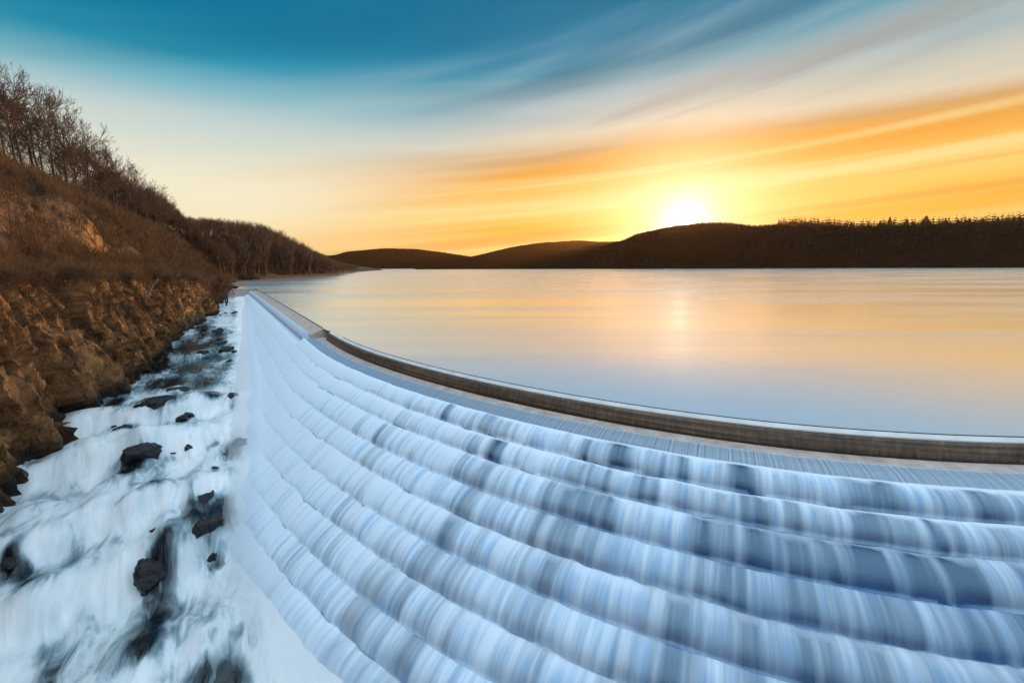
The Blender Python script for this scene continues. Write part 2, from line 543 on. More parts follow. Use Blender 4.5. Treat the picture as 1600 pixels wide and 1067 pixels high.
# ------------------------------------------------------------------ plan of the dam
CTRL = [(-93.54, 164.18), (-90.26, 159.11), (-86.99, 154.04), (-83.71, 148.96), (-80.44, 143.89), (-77.16, 138.82), (-73.88, 133.74), (-70.61, 128.67), (-67.33, 123.6),
        (-64.06, 118.52), (-60.78, 113.45), (-57.5, 108.38), (-54.23, 103.3), (-50.95, 98.23), (-47.68, 93.16), (-44.4, 88.08), (-41.12, 83.01), (-37.85, 77.94), (-34.57, 72.86),
        (-31.3, 67.79), (-28.02, 62.72), (-24.75, 57.64), (-21.48, 52.57), (-18.09, 47.57), (-14.38, 42.8), (-10.36, 38.3), (-6.06, 34.06), (-1.48, 30.12), (3.38, 26.55),
        (8.57, 23.47), (14.12, 21.09), (19.98, 19.66), (25.99, 19.1), (32.02, 18.88), (38.06, 18.69), (44.1, 18.51), (50.13, 18.33), (56.17, 18.15), (62.2, 17.96), (68.24, 17.78)]
U_JOINT = 126.9
U_SILL = 129.6


def catmull(C, step):
    C = np.array(C)
    P = np.vstack([2 * C[0] - C[1], C, 2 * C[-1] - C[-2]])
    out = []
    for i in range(len(C) - 1):
        p0, p1, p2, p3 = P[i:i + 4]
        t = np.linspace(0, 1, 24, endpoint=False)[:, None]
        out.append(0.5 * (2 * p1 + (p2 - p0) * t + (2 * p0 - 5 * p1 + 4 * p2 - p3) * t ** 2 + (3 * p1 - p0 - 3 * p2 + p3) * t ** 3))
    out = np.vstack(out + [C[-1:]])
    s_ = np.r_[0, np.cumsum(np.linalg.norm(np.diff(out, axis=0), axis=1))]
    n = int(s_[-1] / step)
    u = np.linspace(0, s_[-1], n + 1)
    return u, np.stack([np.interp(u, s_, out[:, 0]), np.interp(u, s_, out[:, 1])], 1)


UU, QQ = catmull(CTRL, 0.3)
TT = np.gradient(QQ, axis=0)
TT /= np.linalg.norm(TT, axis=1)[:, None]
NN = np.stack([TT[:, 1], -TT[:, 0]], 1)      # points downstream


def sweep(profile, u0, u1, closed=False):
    """profile: list of (offset downstream, z); swept along the crest between arc lengths"""
    idx = np.where((UU >= u0) & (UU <= u1))[0]
    pr = np.array(profile)
    P = np.zeros((len(idx), len(pr), 3))
    P[..., :2] = QQ[idx, None, :] + NN[idx, None, :] * pr[None, :, 0:1]
    P[..., 2] = pr[None, :, 1]
    return P


def sweep_solid(name, profile, u0, u1, mat, parent):
    P = sweep(profile, u0, u1)
    r, c = P.shape[:2]
    F = grid_faces(r, c, wrap=True)
    bm = bmesh.new()
    vs = [bm.verts.new(v) for v in P.reshape(-1, 3)]
    for f in F:
        bm.faces.new([vs[i] for i in f])
    bm.faces.new(vs[:c])
    bm.faces.new(vs[-c:][::-1])
    bmesh.ops.recalc_face_normals(bm, faces=bm.faces)
    me = bpy.data.meshes.new(name)
    bm.to_mesh(me)
    bm.free()
    at = me.attributes.new('u', 'FLOAT', 'POINT')
    iu = np.where((UU >= u0) & (UU <= u1))[0]
    at.data.foreach_set('value', np.repeat(UU[iu], c).astype(np.float32))
    return link(name, me, mat, parent)


LIPS = [(2.05, -1.44), (3.17, -2.37), (4.30, -3.30), (5.75, -4.50), (7.02, -5.55), (8.50, -6.76), (9.85, -7.87), (11.35, -9.10), (12.65, -10.2), (13.95, -11.3), (15.2, -12.4)]

spill = empty('spillway', (QQ[500][0], QQ[500][1], -12.0))
tag(spill, 'long curved stone spillway with stepped face falling to the rapids', 'dam')
bpy.context.view_layer.update()
INV = spill.matrix_world.inverted()


def part(o):
    o.matrix_parent_inverse = INV
    return o


# near sill: low brown wall with a pale wet top, water sliding over it
part(sweep_solid('sill', [(-1.3, -2.2), (-1.3, -0.12), (-0.70, -0.05), (-0.42, -0.14), (-0.24, -0.30), (-0.10, -0.62), (-0.02, -1.0), (0.0, -1.6)], U_SILL, 240, M_SILL, spill))
part(sweep_solid('sill_edge', [(-0.78, -0.10), (-0.78, 0.025), (-0.70, 0.025), (-0.70, -0.10)], U_SILL + 6, 240, M_DARKEDGE, spill))
o = part(sweep_solid('sill_coping', [(-0.68, -0.20), (-0.68, 0.004), (-0.50, -0.055), (-0.38, -0.12), (-0.36, -0.30)], U_SILL, 240, M_COPING, spill))
part(sweep_solid('apron', [(-0.3, -1.75), (-0.3, -1.03), (0.80, -1.15), (0.90, -1.75)], U_JOINT, 240, M_APRON, spill))
# upper part of the far stretch: a broad sloping slab that ends in a step at the joint
part(sweep_solid('slab', [(-0.9, -1.7), (-0.9, -0.10), (-0.30, -0.02), (0.45, -0.34), (1.0, -0.55), (1.35, -0.70), (1.30, -1.7)], 0, U_JOINT, M_APRON, spill))
part(sweep_solid('slab_edge', [(-0.40, -0.2), (-0.40, 0.05), (-0.28, 0.05), (-0.28, -0.2)], 0, U_JOINT - 1, M_DARKEDGE, spill))
for i in range(len(LIPS) - 1):
    (s0, z0), (s1, z1) = LIPS[i], LIPS[i + 1]
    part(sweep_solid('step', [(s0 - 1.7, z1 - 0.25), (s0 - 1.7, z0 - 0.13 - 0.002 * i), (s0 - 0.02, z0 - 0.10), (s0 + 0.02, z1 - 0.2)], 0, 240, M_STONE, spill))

# ------------------------------------------------------------------ falling water draped over the steps
prof = []            # s, z, drop, step index
for k, (s_, z_) in enumerate([(0.75, -1.10), (0.95, -1.135), (1.2, -1.17), (1.45, -1.215), (1.7, -1.285), (1.9, -1.36)]):
    prof.append((s_, z_, 0.0, 0))
for i in range(len(LIPS) - 1):
    (s0, z0), (s1, z1) = LIPS[i], LIPS[i + 1]
    w_, h_ = s1 - s0, z0 - z1
    for t in np.linspace(0, 1, 9)[:-1]:
        th = t * math.pi / 2
        prof.append((s0 + w_ * 0.90 * math.sin(th), z0 + 0.05 - h_ * (1 - math.cos(th)) * 1.0, t, i + 1))
    prof.append((s0 + w_ * 0.92, z1 + 0.0, 1.0, i + 1))
    prof.append((s0 + w_ * 0.96, z1 + 0.045, 0.1, i + 2))
prof = np.array(prof)
nu, npf = len(UU), len(prof)
U2 = np.repeat(UU[:, None], npf, 1)
S2 = np.repeat(prof[None, :, 0], nu, 0).copy()
Z2 = np.repeat(prof[None, :, 1], nu, 0).copy()
D2 = np.repeat(prof[None, :, 2], nu, 0)
I2 = np.repeat(prof[None, :, 3], nu, 0)
amp = np.where(I2 > 0, 1.0, 0.25)
S2 += amp * (0.16 * fbm(U2 * 0.55, I2 * 3.7, 0.0, 3) + 0.10 * perlin(U2 * 1.7, I2 * 5.1, D2 * 0.5)) * (0.3 + D2)
Z2 += amp * (0.10 * fbm(U2 * 0.35, I2 * 2.3, 9.0, 3) + 0.03 * perlin(U2 * 1.6, I2 * 1.3, 4.0)) * (1.0 - 0.6 * D2)
# the far stretch: smooth apron, the flow hugs the slope and the steps show less
farw = sstep(U_JOINT - 1.0, U_JOINT - 1.6, U2)
smf = np.maximum(sstep(U_JOINT + 58, U_JOINT + 2, U2), sstep(U_JOINT + 50, U_JOINT + 20, U2) * sstep(4.5, 7.0, S2))
even = np.where(np.isin(I2, (4, 6, 8)), 1.0, 0.0)
smf_g = np.maximum(smf, 0.42 * even)
kk_ = smf_g * (0.74 + 0.20 * sstep(U_JOINT + 38, U_JOINT + 8, U2))
zlin = -1.35 - 0.82 * (S2 - 2.05)
Z2 = np.where(I2 > 0, Z2 * (1 - kk_) + (zlin + 0.28) * kk_, Z2)
s_near = prof[None, :, 0]
top = np.where(I2 <= 0, 1.0, 0.0)
# raise the first rows so that they start from the slab's lower edge
zfar = np.interp(S2, [1.30, 1.6, 2.0, 2.6, 3.2], [-0.62, -0.85, -1.30, -1.85, -2.3])
fw = farw * sstep(3.2, 2.2, S2)
Z2 = Z2 * (1 - fw) + zfar * fw
S2 = np.where((I2 <= 0), S2 + farw * 0.5, S2)
P = np.zeros((nu, npf, 3))
P[..., :2] = QQ[:, None, :] + NN[:, None, :] * S2[..., None]
P[..., 2] = Z2
thick = 0.75 * sstep(U_JOINT + 36, U_JOINT - 20, U2) * np.where(I2 > 0, 1, 0.25) + 0.50 * sstep(186, 145, U2) * np.where(I2 > 0, 1, 0) * (0.75 + 0.6 * fbm(U2 * 0.35, I2 * 0.15, 3.0, 3))
thick = thick + 0.75 * sstep(U_JOINT, U_JOINT - 3, U2) * np.where(I2 <= 0, 1, 0)
thick = thick + 0.50 * smf * (1 - 0.3 * even) * (0.8 + 0.5 * fbm(U2 * 0.5, I2 * 0.1, 13.0, 3)) * np.where(I2 > 0, 1, 0)
thick = thick + 0.06 * np.where((I2 == 1) | (I2 == 2), 1, 0) - 0.14 * sstep(150, 188, U2) * np.where(I2 > 2, 1, 0)
lipw = (np.where(I2 <= 2, 0.85, 0.62) - 0.40 * even) * (1 - 0.85 * smf)
# places where the flow parts over a block and the dark stone shows
GAPS = {1: [147.3, 153.6, 157.5, 161.4, 165.0, 168.3, 170.4, 171.3, 173.1, 174.6, 176.1, 178.5, 182.1, 183.9, 186.9], 2: [160.2, 166.5, 170.7, 172.5, 174.6, 176.1, 178.8, 180.3, 183.0, 184.8], 3: [156.9, 160.8, 165.3, 170.4, 172.2, 173.4, 177.0, 178.8, 181.2, 182.4, 183.9, 184.8]}
rg_ = random.Random(4)
for row, us in GAPS.items():
    for uu in us:
        w_ = rg_.uniform(0.18, 0.60)
        k_ = np.exp(-(np.abs((U2 - uu - 0.25 * D2) / w_) ** 3)) * ((I2 == row) & (D2 > 0.05))
        thick = thick - rg_.uniform(0.10, 0.60) * k_
        lipw = lipw * (1 - 0.75 * k_)
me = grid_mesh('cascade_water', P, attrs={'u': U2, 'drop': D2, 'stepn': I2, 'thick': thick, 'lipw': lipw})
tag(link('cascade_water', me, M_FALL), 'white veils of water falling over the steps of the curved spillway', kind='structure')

# ------------------------------------------------------------------ lake
rings = np.r_[0, 0.4, 1, 2, 4, 7, 12, 20, 32, 50, 75, 110, 160, 230, 330, 480, 700, 1000, 1500, 2200]
idx = np.arange(0, nu, 4)
off = np.where(UU[idx] > U_SILL, -0.70, -0.36)
base_xy = QQ[idx] + NN[idx] * off[:, None]
azs = np.interp(UU[idx], [0, 60, 110, 150, 190, UU[-1]], [R(-42), R(-12), R(14), R(38), R(62), R(84)])
dirs = np.stack([np.sin(azs), np.cos(azs)], 1)
P = np.zeros((len(idx), len(rings), 3))
P[..., :2] = base_xy[:, None] + dirs[:, None] * rings[None, :, None]
me = grid_mesh('lake', P, flip=True)
tag(link('lake', me, M_LAKE), 'still reservoir water held behind the spillway, glowing with sunset', kind='structure')

# ------------------------------------------------------------------ river and hillside in river coordinates (q upstream, e towards the left bank)
ZQ = [-40, 0, 20, 24.6, 28, 31.7, 35.6, 40.6, 47.5, 59, 71.6, 91, 124, 173, 200, 230]
ZZ = [-11.8, -11.6, -11.35, -11.1, -10.8, -10.4, -9.6, -8.7, -7.7, -6.9, -6.4, -5.8, -4.6, -3.1, -2.5, -2.0]
EQ = [-40, 20, 36, 42.3, 49, 54.6, 61.7, 71.3, 86.7, 103.7, 117, 138, 165, 189, 210, 240, 316, 349, 417, 683, 991, 1600]
EE = [19, 17.5, 16.2, 15.0, 14.9, 14.3, 13.9, 12.4, 11.6, 10.7, 9.1, 6.4, 4.8, 3.2, 3.0, 3.0, -2, -31, -75, -153, -277, -500]


def xy(q, e):
    return np.stack([-0.52 * q - 0.854 * e, 0.854 * q - 0.52 * e], -1)


def river_z(q, e):
    qq = q + 1.6 * fbm(e * 0.35, q * 0.02, 2.0, 2) * sstep(0.5, 4, e) + 0.25 * (e - 6) * sstep(70, 40, q)
    z = np.interp(qq, ZQ, ZZ)
    near = sstep(80, 45, q)
    # ledges: the bed drops in short falls
    for ql, hh, ww in ((33.0, 0.9, 1.0), (38.5, 0.9, 0.8), (48.5, 1.0, 0.9), (57.0, 0.7, 0.8), (86, 0.35, 0.8), (110, 0.3, 1.0)):
        qs = qq - ql - 1.3 * perlin(e * 0.30, ql, 0.5)
        z = z + hh * 1.0 * np.tanh(qs / ww) * np.exp(-(qs / 7.0) ** 2) * (0.35 + 0.65 * sstep(0.8, 4.5, e))
    z = z + near * sstep(0.3, 4.5, e) * (1.15 * fbm(q * 0.17, e * 0.32, 1.0, 2) + 0.22 * perlin(q * 0.45, e * 0.9, 3.0)) + 0.06 * fbm(q * 0.5, e * 1.2, 5.0, 2)
    return z


DARKS = [(26.8, 5.9, 1.5, 1.0, .95), (28.8, 5.4, 1.6, .8, .8), (23.4, 2.9, 1.9, 1.4, .48), (22.0, 1.6, 1.6, .9, .35), (35.6, 12.6, 1.0, .6, 1.0), (34.2, 11.9, 1.3, .6, .7), (69.3, 8.7, 2.5, 1.6, .8), (67.2, 4.6, 3.0, 1.2, .9),
         (77.2, 6.6, 4, 1.8, .55), (75.1, 2.7, 3, 1.0, .5), (59.7, 3.7, 2.0, 1.0, .9), (80.2, 11.0, 4, 1.2, .7), (63, 12.6, 2.5, .8, .8), (92.6, 7.5, 6, 2.2, .55), (100, 4, 7, 1.2, .35), (58, 7.8, 1.6, 1.3, .7),
         (46.2, 8.4, 1.4, 1.2, .7), (36.4, 3.4, 2.0, 1.4, .6), (32.8, 5.6, 1.4, .9, .75), (36.1, 10.1, 1.6, .7, .45), (45, 1.6, 1.5, .8, .6), (115, 7.0, 10, 1.6, .5), (28, 9.6, 2.2, .8, .4), (53.5, 10.2, 1.4, .9, .5), (41, 6.4, 1.4, .6, .35)]

BOULDERS = [  # q, e, width, height factor, label
    (57.5, 8.0, 3.9, .55, 'broad black boulder splitting the white water in mid stream below the calm reach'),
    (59.4, 9.8, 1.4, .7, 'small black boulder just beside the broad mid stream boulder, nearer the cliff'),
    (58.4, 1.4, 1.4, .9, 'small dark boulder standing by the foot of the fall above the cascades'),
    (55.6, 1.0, 0.7, .7, 'tiny dark stone below the small boulder by the foot of the fall'),
    (46.8, 8.4, 3.4, .75, 'wet grey boulder with water streaming over it in the middle of the cascade'),
    (53.9, 10.3, 1.8, .5, 'low grey rock half covered by foam above the streaming boulder'),
    (45.7, 1.3, 2.0, .95, 'upright dark boulder against the white foot of the fall'),
    (47.5, 6.1, 0.8, .9, 'narrow dark stone poking through the foam right of the streaming boulder'),
    (47.6, 5.0, 0.9, .9, 'narrow grey stone in foam between the streaming and the upright boulder'),
    (41.9, 2.9, 0.7, .6, 'tiny dark stone in smooth white foam below the upright boulder'),
    (133.9, 5.4, 2.3, .5, 'dark boulder at the head of the rapids close under the bank'),
    (137.1, 0.9, 2.7, .55, 'black boulder at the head of the rapids touching the white fall'),
    (139.7, 3.3, 1.6, .5, 'small dark stone between the two boulders at the head of the rapids'),
    (110.6, 6.3, 2.2, .5, 'leftmost of the three black boulders across the upper rapids'),
    (109.5, 3.9, 3.6, .5, 'widest of the three black boulders across the upper rapids'),
    (108.4, 1.8, 1.6, .5, 'small black boulder of the upper rapids row, nearest the fall'),
    (97.5, 3.4, 2.0, .5, 'upper black boulder of the stacked group in the middle rapids'),
    (93.9, 3.2, 3.0, .5, 'long flat black boulder of the stacked group in the middle rapids'),
    (86.5, 2.5, 3.2, .5, 'lowest and widest black boulder of the stacked group in the middle rapids'),
    (86.5, 5.5, 2.0, .45, 'flat dark rock level with the lowest stacked boulder, towards the cliff'),
    (79.1, 1.9, 1.8, .4, 'low dark stone in the grey calm reach beside the fall'),
    (76.4, 0.3, 0.9, .6, 'tiny black stone in the spray at the edge of the fall'),
    (73.4, 1.0, 1.0, .5, 'tiny black stone at the lower end of the calm reach'),
    (87.8, 11.4, 2.6, .4, 'flat dark boulder at the foot of the cliff beside the calm water'),
    (37.7, 3.5, 2.6, .5, 'dark ledge stone at the top of the lower black ledge'),
    (36.5, 2.0, 1.3, .6, 'dark stone of the lower black ledge nearest the fall'),
    (38.3, 2.1, 1.2, .5, 'small round stone above the lower black ledge by the fall'),
    (35.1, 3.3, 2.4, .85, 'craggy black boulder in the middle of the lower black ledge'),
    (33.3, 3.0, 1.1, 1.0, 'pointed black stone hanging at the lower end of the black ledge'),
    (35.3, 5.8, 1.8, .6, 'dark flat rock just upstream of the big near boulder'),
    (32.6, 5.9, 2.5, 1.15, 'largest near boulder, blocky and black with water falling round it'),
    (35.5, 12.7, 1.2, .8, 'dark rock drowned in foam out in the near rapids under the cliff'),
    (64.0, 7.0, 2.6, .3, 'flat drowned rock just above the broad mid stream boulder'),
]


qv = np.r_[np.arange(8, 62, 0.2), np.arange(62, 110, 0.35), np.arange(110, 240, 0.8)]
ev = np.r_[np.arange(-40, -4, 1.5), np.arange(-4, 21.5, 0.17)]
Q2, E2 = np.meshgrid(qv, ev, indexing='ij')
Zr = river_z(Q2, E2)
foam = 0.74 + 0.42 * fbm(Q2 * 0.14, E2 * 0.40, 7.0, 3) - 0.30 * sstep(62, 75, Q2) * sstep(128, 100, Q2) * sstep(1.5, 4.5, E2) - 0.05
gq = np.gradient(Zr, axis=0) / np.gradient(qv)[:, None]
foam += 0.25 * np.clip(gq * 1.2 - 0.1, -0.3, 0.8)
for q0, e0, rq, re, a in DARKS:
    qd = Q2 - q0 + 0.6 * perlin(Q2 * 0.5, E2 * 0.9, 8.0)
    ed = E2 - e0 + 0.5 * perlin(Q2 * 0.4, E2 * 0.7, 11.0)
    foam -= a * 1.0 * np.exp(-((qd / rq) ** 2 + (ed / re) ** 2))
for (q0, e0, w0, hf, _l) in BOULDERS:
    r2_ = ((Q2 - q0 - 0.25 * w0) / (0.75 * w0)) ** 2 + ((E2 - e0) / (0.6 * w0)) ** 2
    Zr = Zr + 0.34 * w0 * hf * np.exp(-r2_)
    foam -= 0.28 * np.exp(-(((Q2 - q0 + 0.75 * w0) / (0.7 * w0)) ** 2 + ((E2 - e0) / (0.4 * w0)) ** 2))  # shading painted dark below each boulder, on its downstream side
foam += 0.45 * sstep(1.6, -0.2, E2)          # churned white where the fall lands
P = np.zeros(Q2.shape + (3,))
P[..., :2] = xy(Q2, E2)
P[..., 2] = Zr + (0.35 + 0.3 * sstep(60, 35, Q2)) * sstep(2.6, -0.8, E2) * (0.85 + 0.25 * fbm(Q2 * 0.16, E2 * 0.2, 2.2, 2))
me = grid_mesh('river', P, attrs={'foam': foam, 'rq': Q2, 're': E2})
tag(link('river', me, M_RIVER), 'white foaming river tumbling over ledges below the spillway', kind='structure')

# hillside
RQ = [-60, 144, 160, 200, 227, 308, 400, 440, 480, 520, 700, 1000, 1600]
RZ = [29, 29, 28, 27, 27, 28, 27, 18, 9, 6, 6, 10, 10]
CQ = [-60, 60, 89, 114, 145, 175, 200, 230, 316, 400, 1600]
CZ = [7.0, 6.8, 6.2, 5.7, 4.0, 1.6, 0.9, 1.4, 1.6, 1.4, 1.4]


def ridge_d(q):
    eb = np.interp(q, EQ, EE)
    er = np.interp(q, [-60, 144, 200, 230, 308, 1600], [41, 41, 38, 37, 36, -400])
    return np.maximum(er - eb, 26.0)


def ground_profile(q, d):
    """smooth height at distance d from the water's edge"""
    zr = np.where(q < 195, np.interp(q, ZQ, ZZ), np.interp(q, [195, 205], [-2.6, -0.6]))
    zc = np.interp(q, CQ, CZ)
    rz = np.interp(q, RQ, RZ)
    rd = ridge_d(q)
    w_ = np.interp(q, [60, 150, 200], [2.4, 2.6, 4.0])
    cl = zr - 1.2 + (zc - zr + 1.2) * np.clip(d / w_, 0, 1) ** 0.9
    sh = zc + 0.12 * np.clip(d - w_, 0, 4)
    k = np.clip((d - w_ - 3.5) / (rd - w_ - 3.5), 0, 1)
    sl = (rz - zc - 0.5) * np.sin(k * math.pi / 2) ** 1.15
    back = -0.12 * np.clip(d - rd, 0, 60)
    z = np.where(d < w_, cl, sh + sl + back)
    oc = 5.0 * np.exp(-((q - 105) / 4.0) ** 2) * sstep(8.5, 10.0, d) * (1 - sstep(11.5, 20, d))
    return z + oc


def ground_z(q, d):
    return ground_profile(q, d) + sstep(3.0, 8.0, d) * (0.8 * fbm(q * 0.09, d * 0.09, 3.3, 4))


qg = np.r_[np.arange(-10, 30, 0.6), np.arange(30, 110, 0.22), np.arange(110, 200, 0.7), np.arange(200, 420, 3.0), np.arange(420, 1000, 14.0)]
dg = np.r_[-2.5, np.linspace(-0.6, 3.4, 64), np.arange(3.7, 12, 0.45), np.arange(12, 30, 1.1), np.arange(30, 70, 3.0), np.arange(70, 330, 24)]
Qg, Dg = np.meshgrid(qg, dg, indexing='ij')
Zg = ground_z(Qg, Dg)
Eg = np.interp(Qg, EQ, EE) + Dg
# rugged cliff: push the face in and out, blocky slanting beds and vertical cracks
clf = sstep(-0.9, 0.4, Dg) * (1 - sstep(4.0, 7.5, Dg)) * sstep(215, 150, Qg)
sl = Zg * 0.75 + Qg * 0.45
n_a = fbm(Qg * 0.10, Zg * 0.07, 1.0, 4)
n_b = fbm(Qg * 0.35 + Zg * 0.12, sl * 0.16, 5.0, 4, 0.6)
blk = np.abs(perlin(Qg * 0.42 + Zg * 0.16, Zg * 0.10, 7.0))
blk2 = np.abs(perlin(Qg * 1.1 + Zg * 0.45, Zg * 0.35, 2.0))


def worley(a, b, seed):
    """blocky cells: per-cell random height plus a random tilt, so the faces are flat and break at edges"""
    ai, bi = np.floor(a).astype(int), np.floor(b).astype(int)
    best = np.full(a.shape, 9e9)
    out = np.zeros(a.shape)
    for i in (-1, 0, 1):
        for j in (-1, 0, 1):
            ci, cj = ai + i, bi + j
            h1 = _P[_P[(ci + seed) & 255] + (cj & 255)]
            h2 = _P[_P[(ci + seed + 77) & 255] + ((cj + 31) & 255)]
            h3 = _P[_P[(ci + seed + 19) & 255] + ((cj + 101) & 255)]
            px_, py_ = ci + 0.1 + 0.8 * h1 / 255.0, cj + 0.1 + 0.8 * h2 / 255.0
            dx_, dy_ = a - px_, b - py_
            dd_ = dx_ ** 2 + dy_ ** 2
            v = h3 / 255.0 + dx_ * (h1 / 255.0 - 0.5) * 1.3 + dy_ * (h2 / 255.0 - 0.5) * 1.0
            m_ = dd_ < best
            best = np.where(m_, dd_, best)
            out = np.where(m_, v, out)
    return out


wq = Qg + 0.5 * fbm(Qg * 0.5, Zg * 0.4, 21.0, 3) + 0.45 * Zg
wz_ = Zg + 0.6 * fbm(Qg * 0.4, Zg * 0.5, 25.0, 3)
cells_a = worley(wq / 3.6, wz_ / 12.0, 3)
cells_b = worley(wq / 1.6, wz_ / 4.6, 41)
cells_c = worley(wq / 0.7, wz_ / 1.7, 90)
disp = 2.0 * n_a + 2.1 * cells_a + 1.05 * cells_b + 0.45 * cells_c + 0.25 * fbm(Qg * 1.6, Zg * 1.0, 3.0, 3) - 1.6
Eg = Eg - clf * disp
Zg = Zg + clf * 0.35 * fbm(Qg * 0.6, Dg * 0.8, 4.0, 3) + sstep(2.0, 3.4, Dg) * sstep(14, 6, Dg) * sstep(210, 150, Qg) * 1.1 * fbm(Qg * 0.11, Dg * 0.1, 14.0, 3)
wz = np.interp(Qg, ZQ, ZZ)
wet = sstep(2.6, 0.6, Zg - wz + 1.2 * fbm(Qg * 0.3, Dg, 6.0, 2)) * sstep(230, 190, Qg)
P = np.zeros(Qg.shape + (3,))
P[..., :2] = xy(Qg, Eg)
P[..., 2] = Zg
CLIFF = P.copy()
me = grid_mesh('hillside', P, attrs={'wet': wet}, smooth=True)
me.polygons.foreach_set('use_smooth', ~np.repeat((dg[:-1] < 3.6)[None], len(qg) - 1, 0).ravel())
tag(link('hillside', me, M_GROUND), 'steep rocky river bank and brown leaf covered hillside', kind='structure')


def ground_point(q, d):
    e = float(np.interp(q, EQ, EE)) + d
    z = float(ground_z(np.array([q], float), np.array([d], float))[0])
    p = xy(np.array([q], float), np.array([e], float))[0]
    return (float(p[0]), float(p[1]), z)


# ------------------------------------------------------------------ far hills
def polar_hill(name, az, tan_h, r0, rr, label, lump, seed):
    a = np.arange(az[0], az[-1], 0.12)
    th = np.interp(a, az, tan_h)
    k = np.exp(-.5 * (np.arange(-8, 9) / 3.0) ** 2); k /= k.sum()
    th = np.convolve(np.pad(th, 8, mode='edge'), k, 'valid')
    R0 = np.interp(a, az, r0)
    RR = np.interp(a, az, rr)
    f = np.r_[-0.02, 0, np.linspace(0.02, 1, 26), 1.1, 1.3, 1.6]
    rad = R0[:, None] + (RR - R0)[:, None] * f[None]
    H = (8.0 + th * RR)[:, None]
    hp = np.where(f < 0, -0.02, np.where(f <= 1, np.sin(np.clip(f, 0, 1) * math.pi / 2) ** 0.85, 1 - 0.8 * (f - 1) ** 1.2))
    A2 = np.repeat(a[:, None], len(f), 1)
    z = H * hp[None] + lump * (0.5 * fbm(A2 * 2.2, rad * 0.004, seed, 3) + 0.5 * fbm(A2 * 7, rad * 0.015, seed + 3, 2)) * np.clip(f, 0, 1)[None] + np.where(f >= 0, 1.0, -6.0)[None]
    P = np.stack([np.sin(np.radians(A2)) * rad, np.cos(np.radians(A2)) * rad, z], -1)
    me = grid_mesh(name, P, flip=True)
    o = tag(link(name, me, M_HILL), label, kind='structure')
    return a, th, R0, RR


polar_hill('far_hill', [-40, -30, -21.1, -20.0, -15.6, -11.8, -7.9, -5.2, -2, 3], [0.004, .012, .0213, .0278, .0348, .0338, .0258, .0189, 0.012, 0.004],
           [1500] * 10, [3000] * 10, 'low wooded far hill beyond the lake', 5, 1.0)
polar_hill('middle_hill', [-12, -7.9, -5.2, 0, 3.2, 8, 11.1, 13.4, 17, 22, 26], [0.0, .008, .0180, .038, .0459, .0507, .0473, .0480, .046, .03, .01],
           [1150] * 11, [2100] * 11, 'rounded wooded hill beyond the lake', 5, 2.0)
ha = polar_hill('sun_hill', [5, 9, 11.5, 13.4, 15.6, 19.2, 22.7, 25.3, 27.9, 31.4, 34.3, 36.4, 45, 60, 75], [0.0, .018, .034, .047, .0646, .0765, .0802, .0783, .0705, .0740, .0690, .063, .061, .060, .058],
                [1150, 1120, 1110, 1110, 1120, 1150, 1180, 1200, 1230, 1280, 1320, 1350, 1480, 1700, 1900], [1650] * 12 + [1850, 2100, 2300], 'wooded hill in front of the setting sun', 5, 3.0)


# ------------------------------------------------------------------ abutment at the far end of the dam
ab = empty('abutment_wall', (-96.8, 161.9, -3.0))
tag(ab, 'low pale concrete wall joining the far end of the spillway to the bank', 'wall')
bpy.context.view_layer.update()


def box_bm(bm, c, half, rot=None):
    vs = []
    for sx in (-1, 1):
        for sy in (-1, 1):
            for sz in (-1, 1):
                v = Vector((sx * half[0], sy * half[1], sz * half[2]))
                if rot is not None:
                    v = rot @ v
                vs.append(bm.verts.new(Vector(c) + v))
    for f in ((0, 1, 3, 2), (4, 6, 7, 5), (0, 4, 5, 1), (2, 3, 7, 6), (0, 2, 6, 4), (1, 5, 7, 3)):
        bm.faces.new([vs[i] for i in f])


def bm_obj(name, bm, mat, parent=None, smooth=False):
    bmesh.ops.recalc_face_normals(bm, faces=bm.faces)
    me = bpy.data.meshes.new(name)
    bm.to_mesh(me)
    bm.free()
    if smooth:
        me.shade_smooth()
    o = link(name, me, mat, parent)
    return o


rot = Matrix.Rotation(math.atan2(-0.52, -0.854), 3, 'Z')
for nm, hz, cz, hy, mt in (('wall', 1.6, -1.55, 0.55, M_APRON), ('coping', 0.10, 0.155, 0.75, M_COPING)):
    bm = bmesh.new()
    box_bm(bm, (0, 0, 0), (5.2, hy, hz), rot)
    bmesh.ops.bevel(bm, geom=list(bm.edges), offset=0.05, segments=1, affect='EDGES')
    o = bm_obj(nm, bm, mt, ab)
    o.location = (0, 0, cz + 3.0)

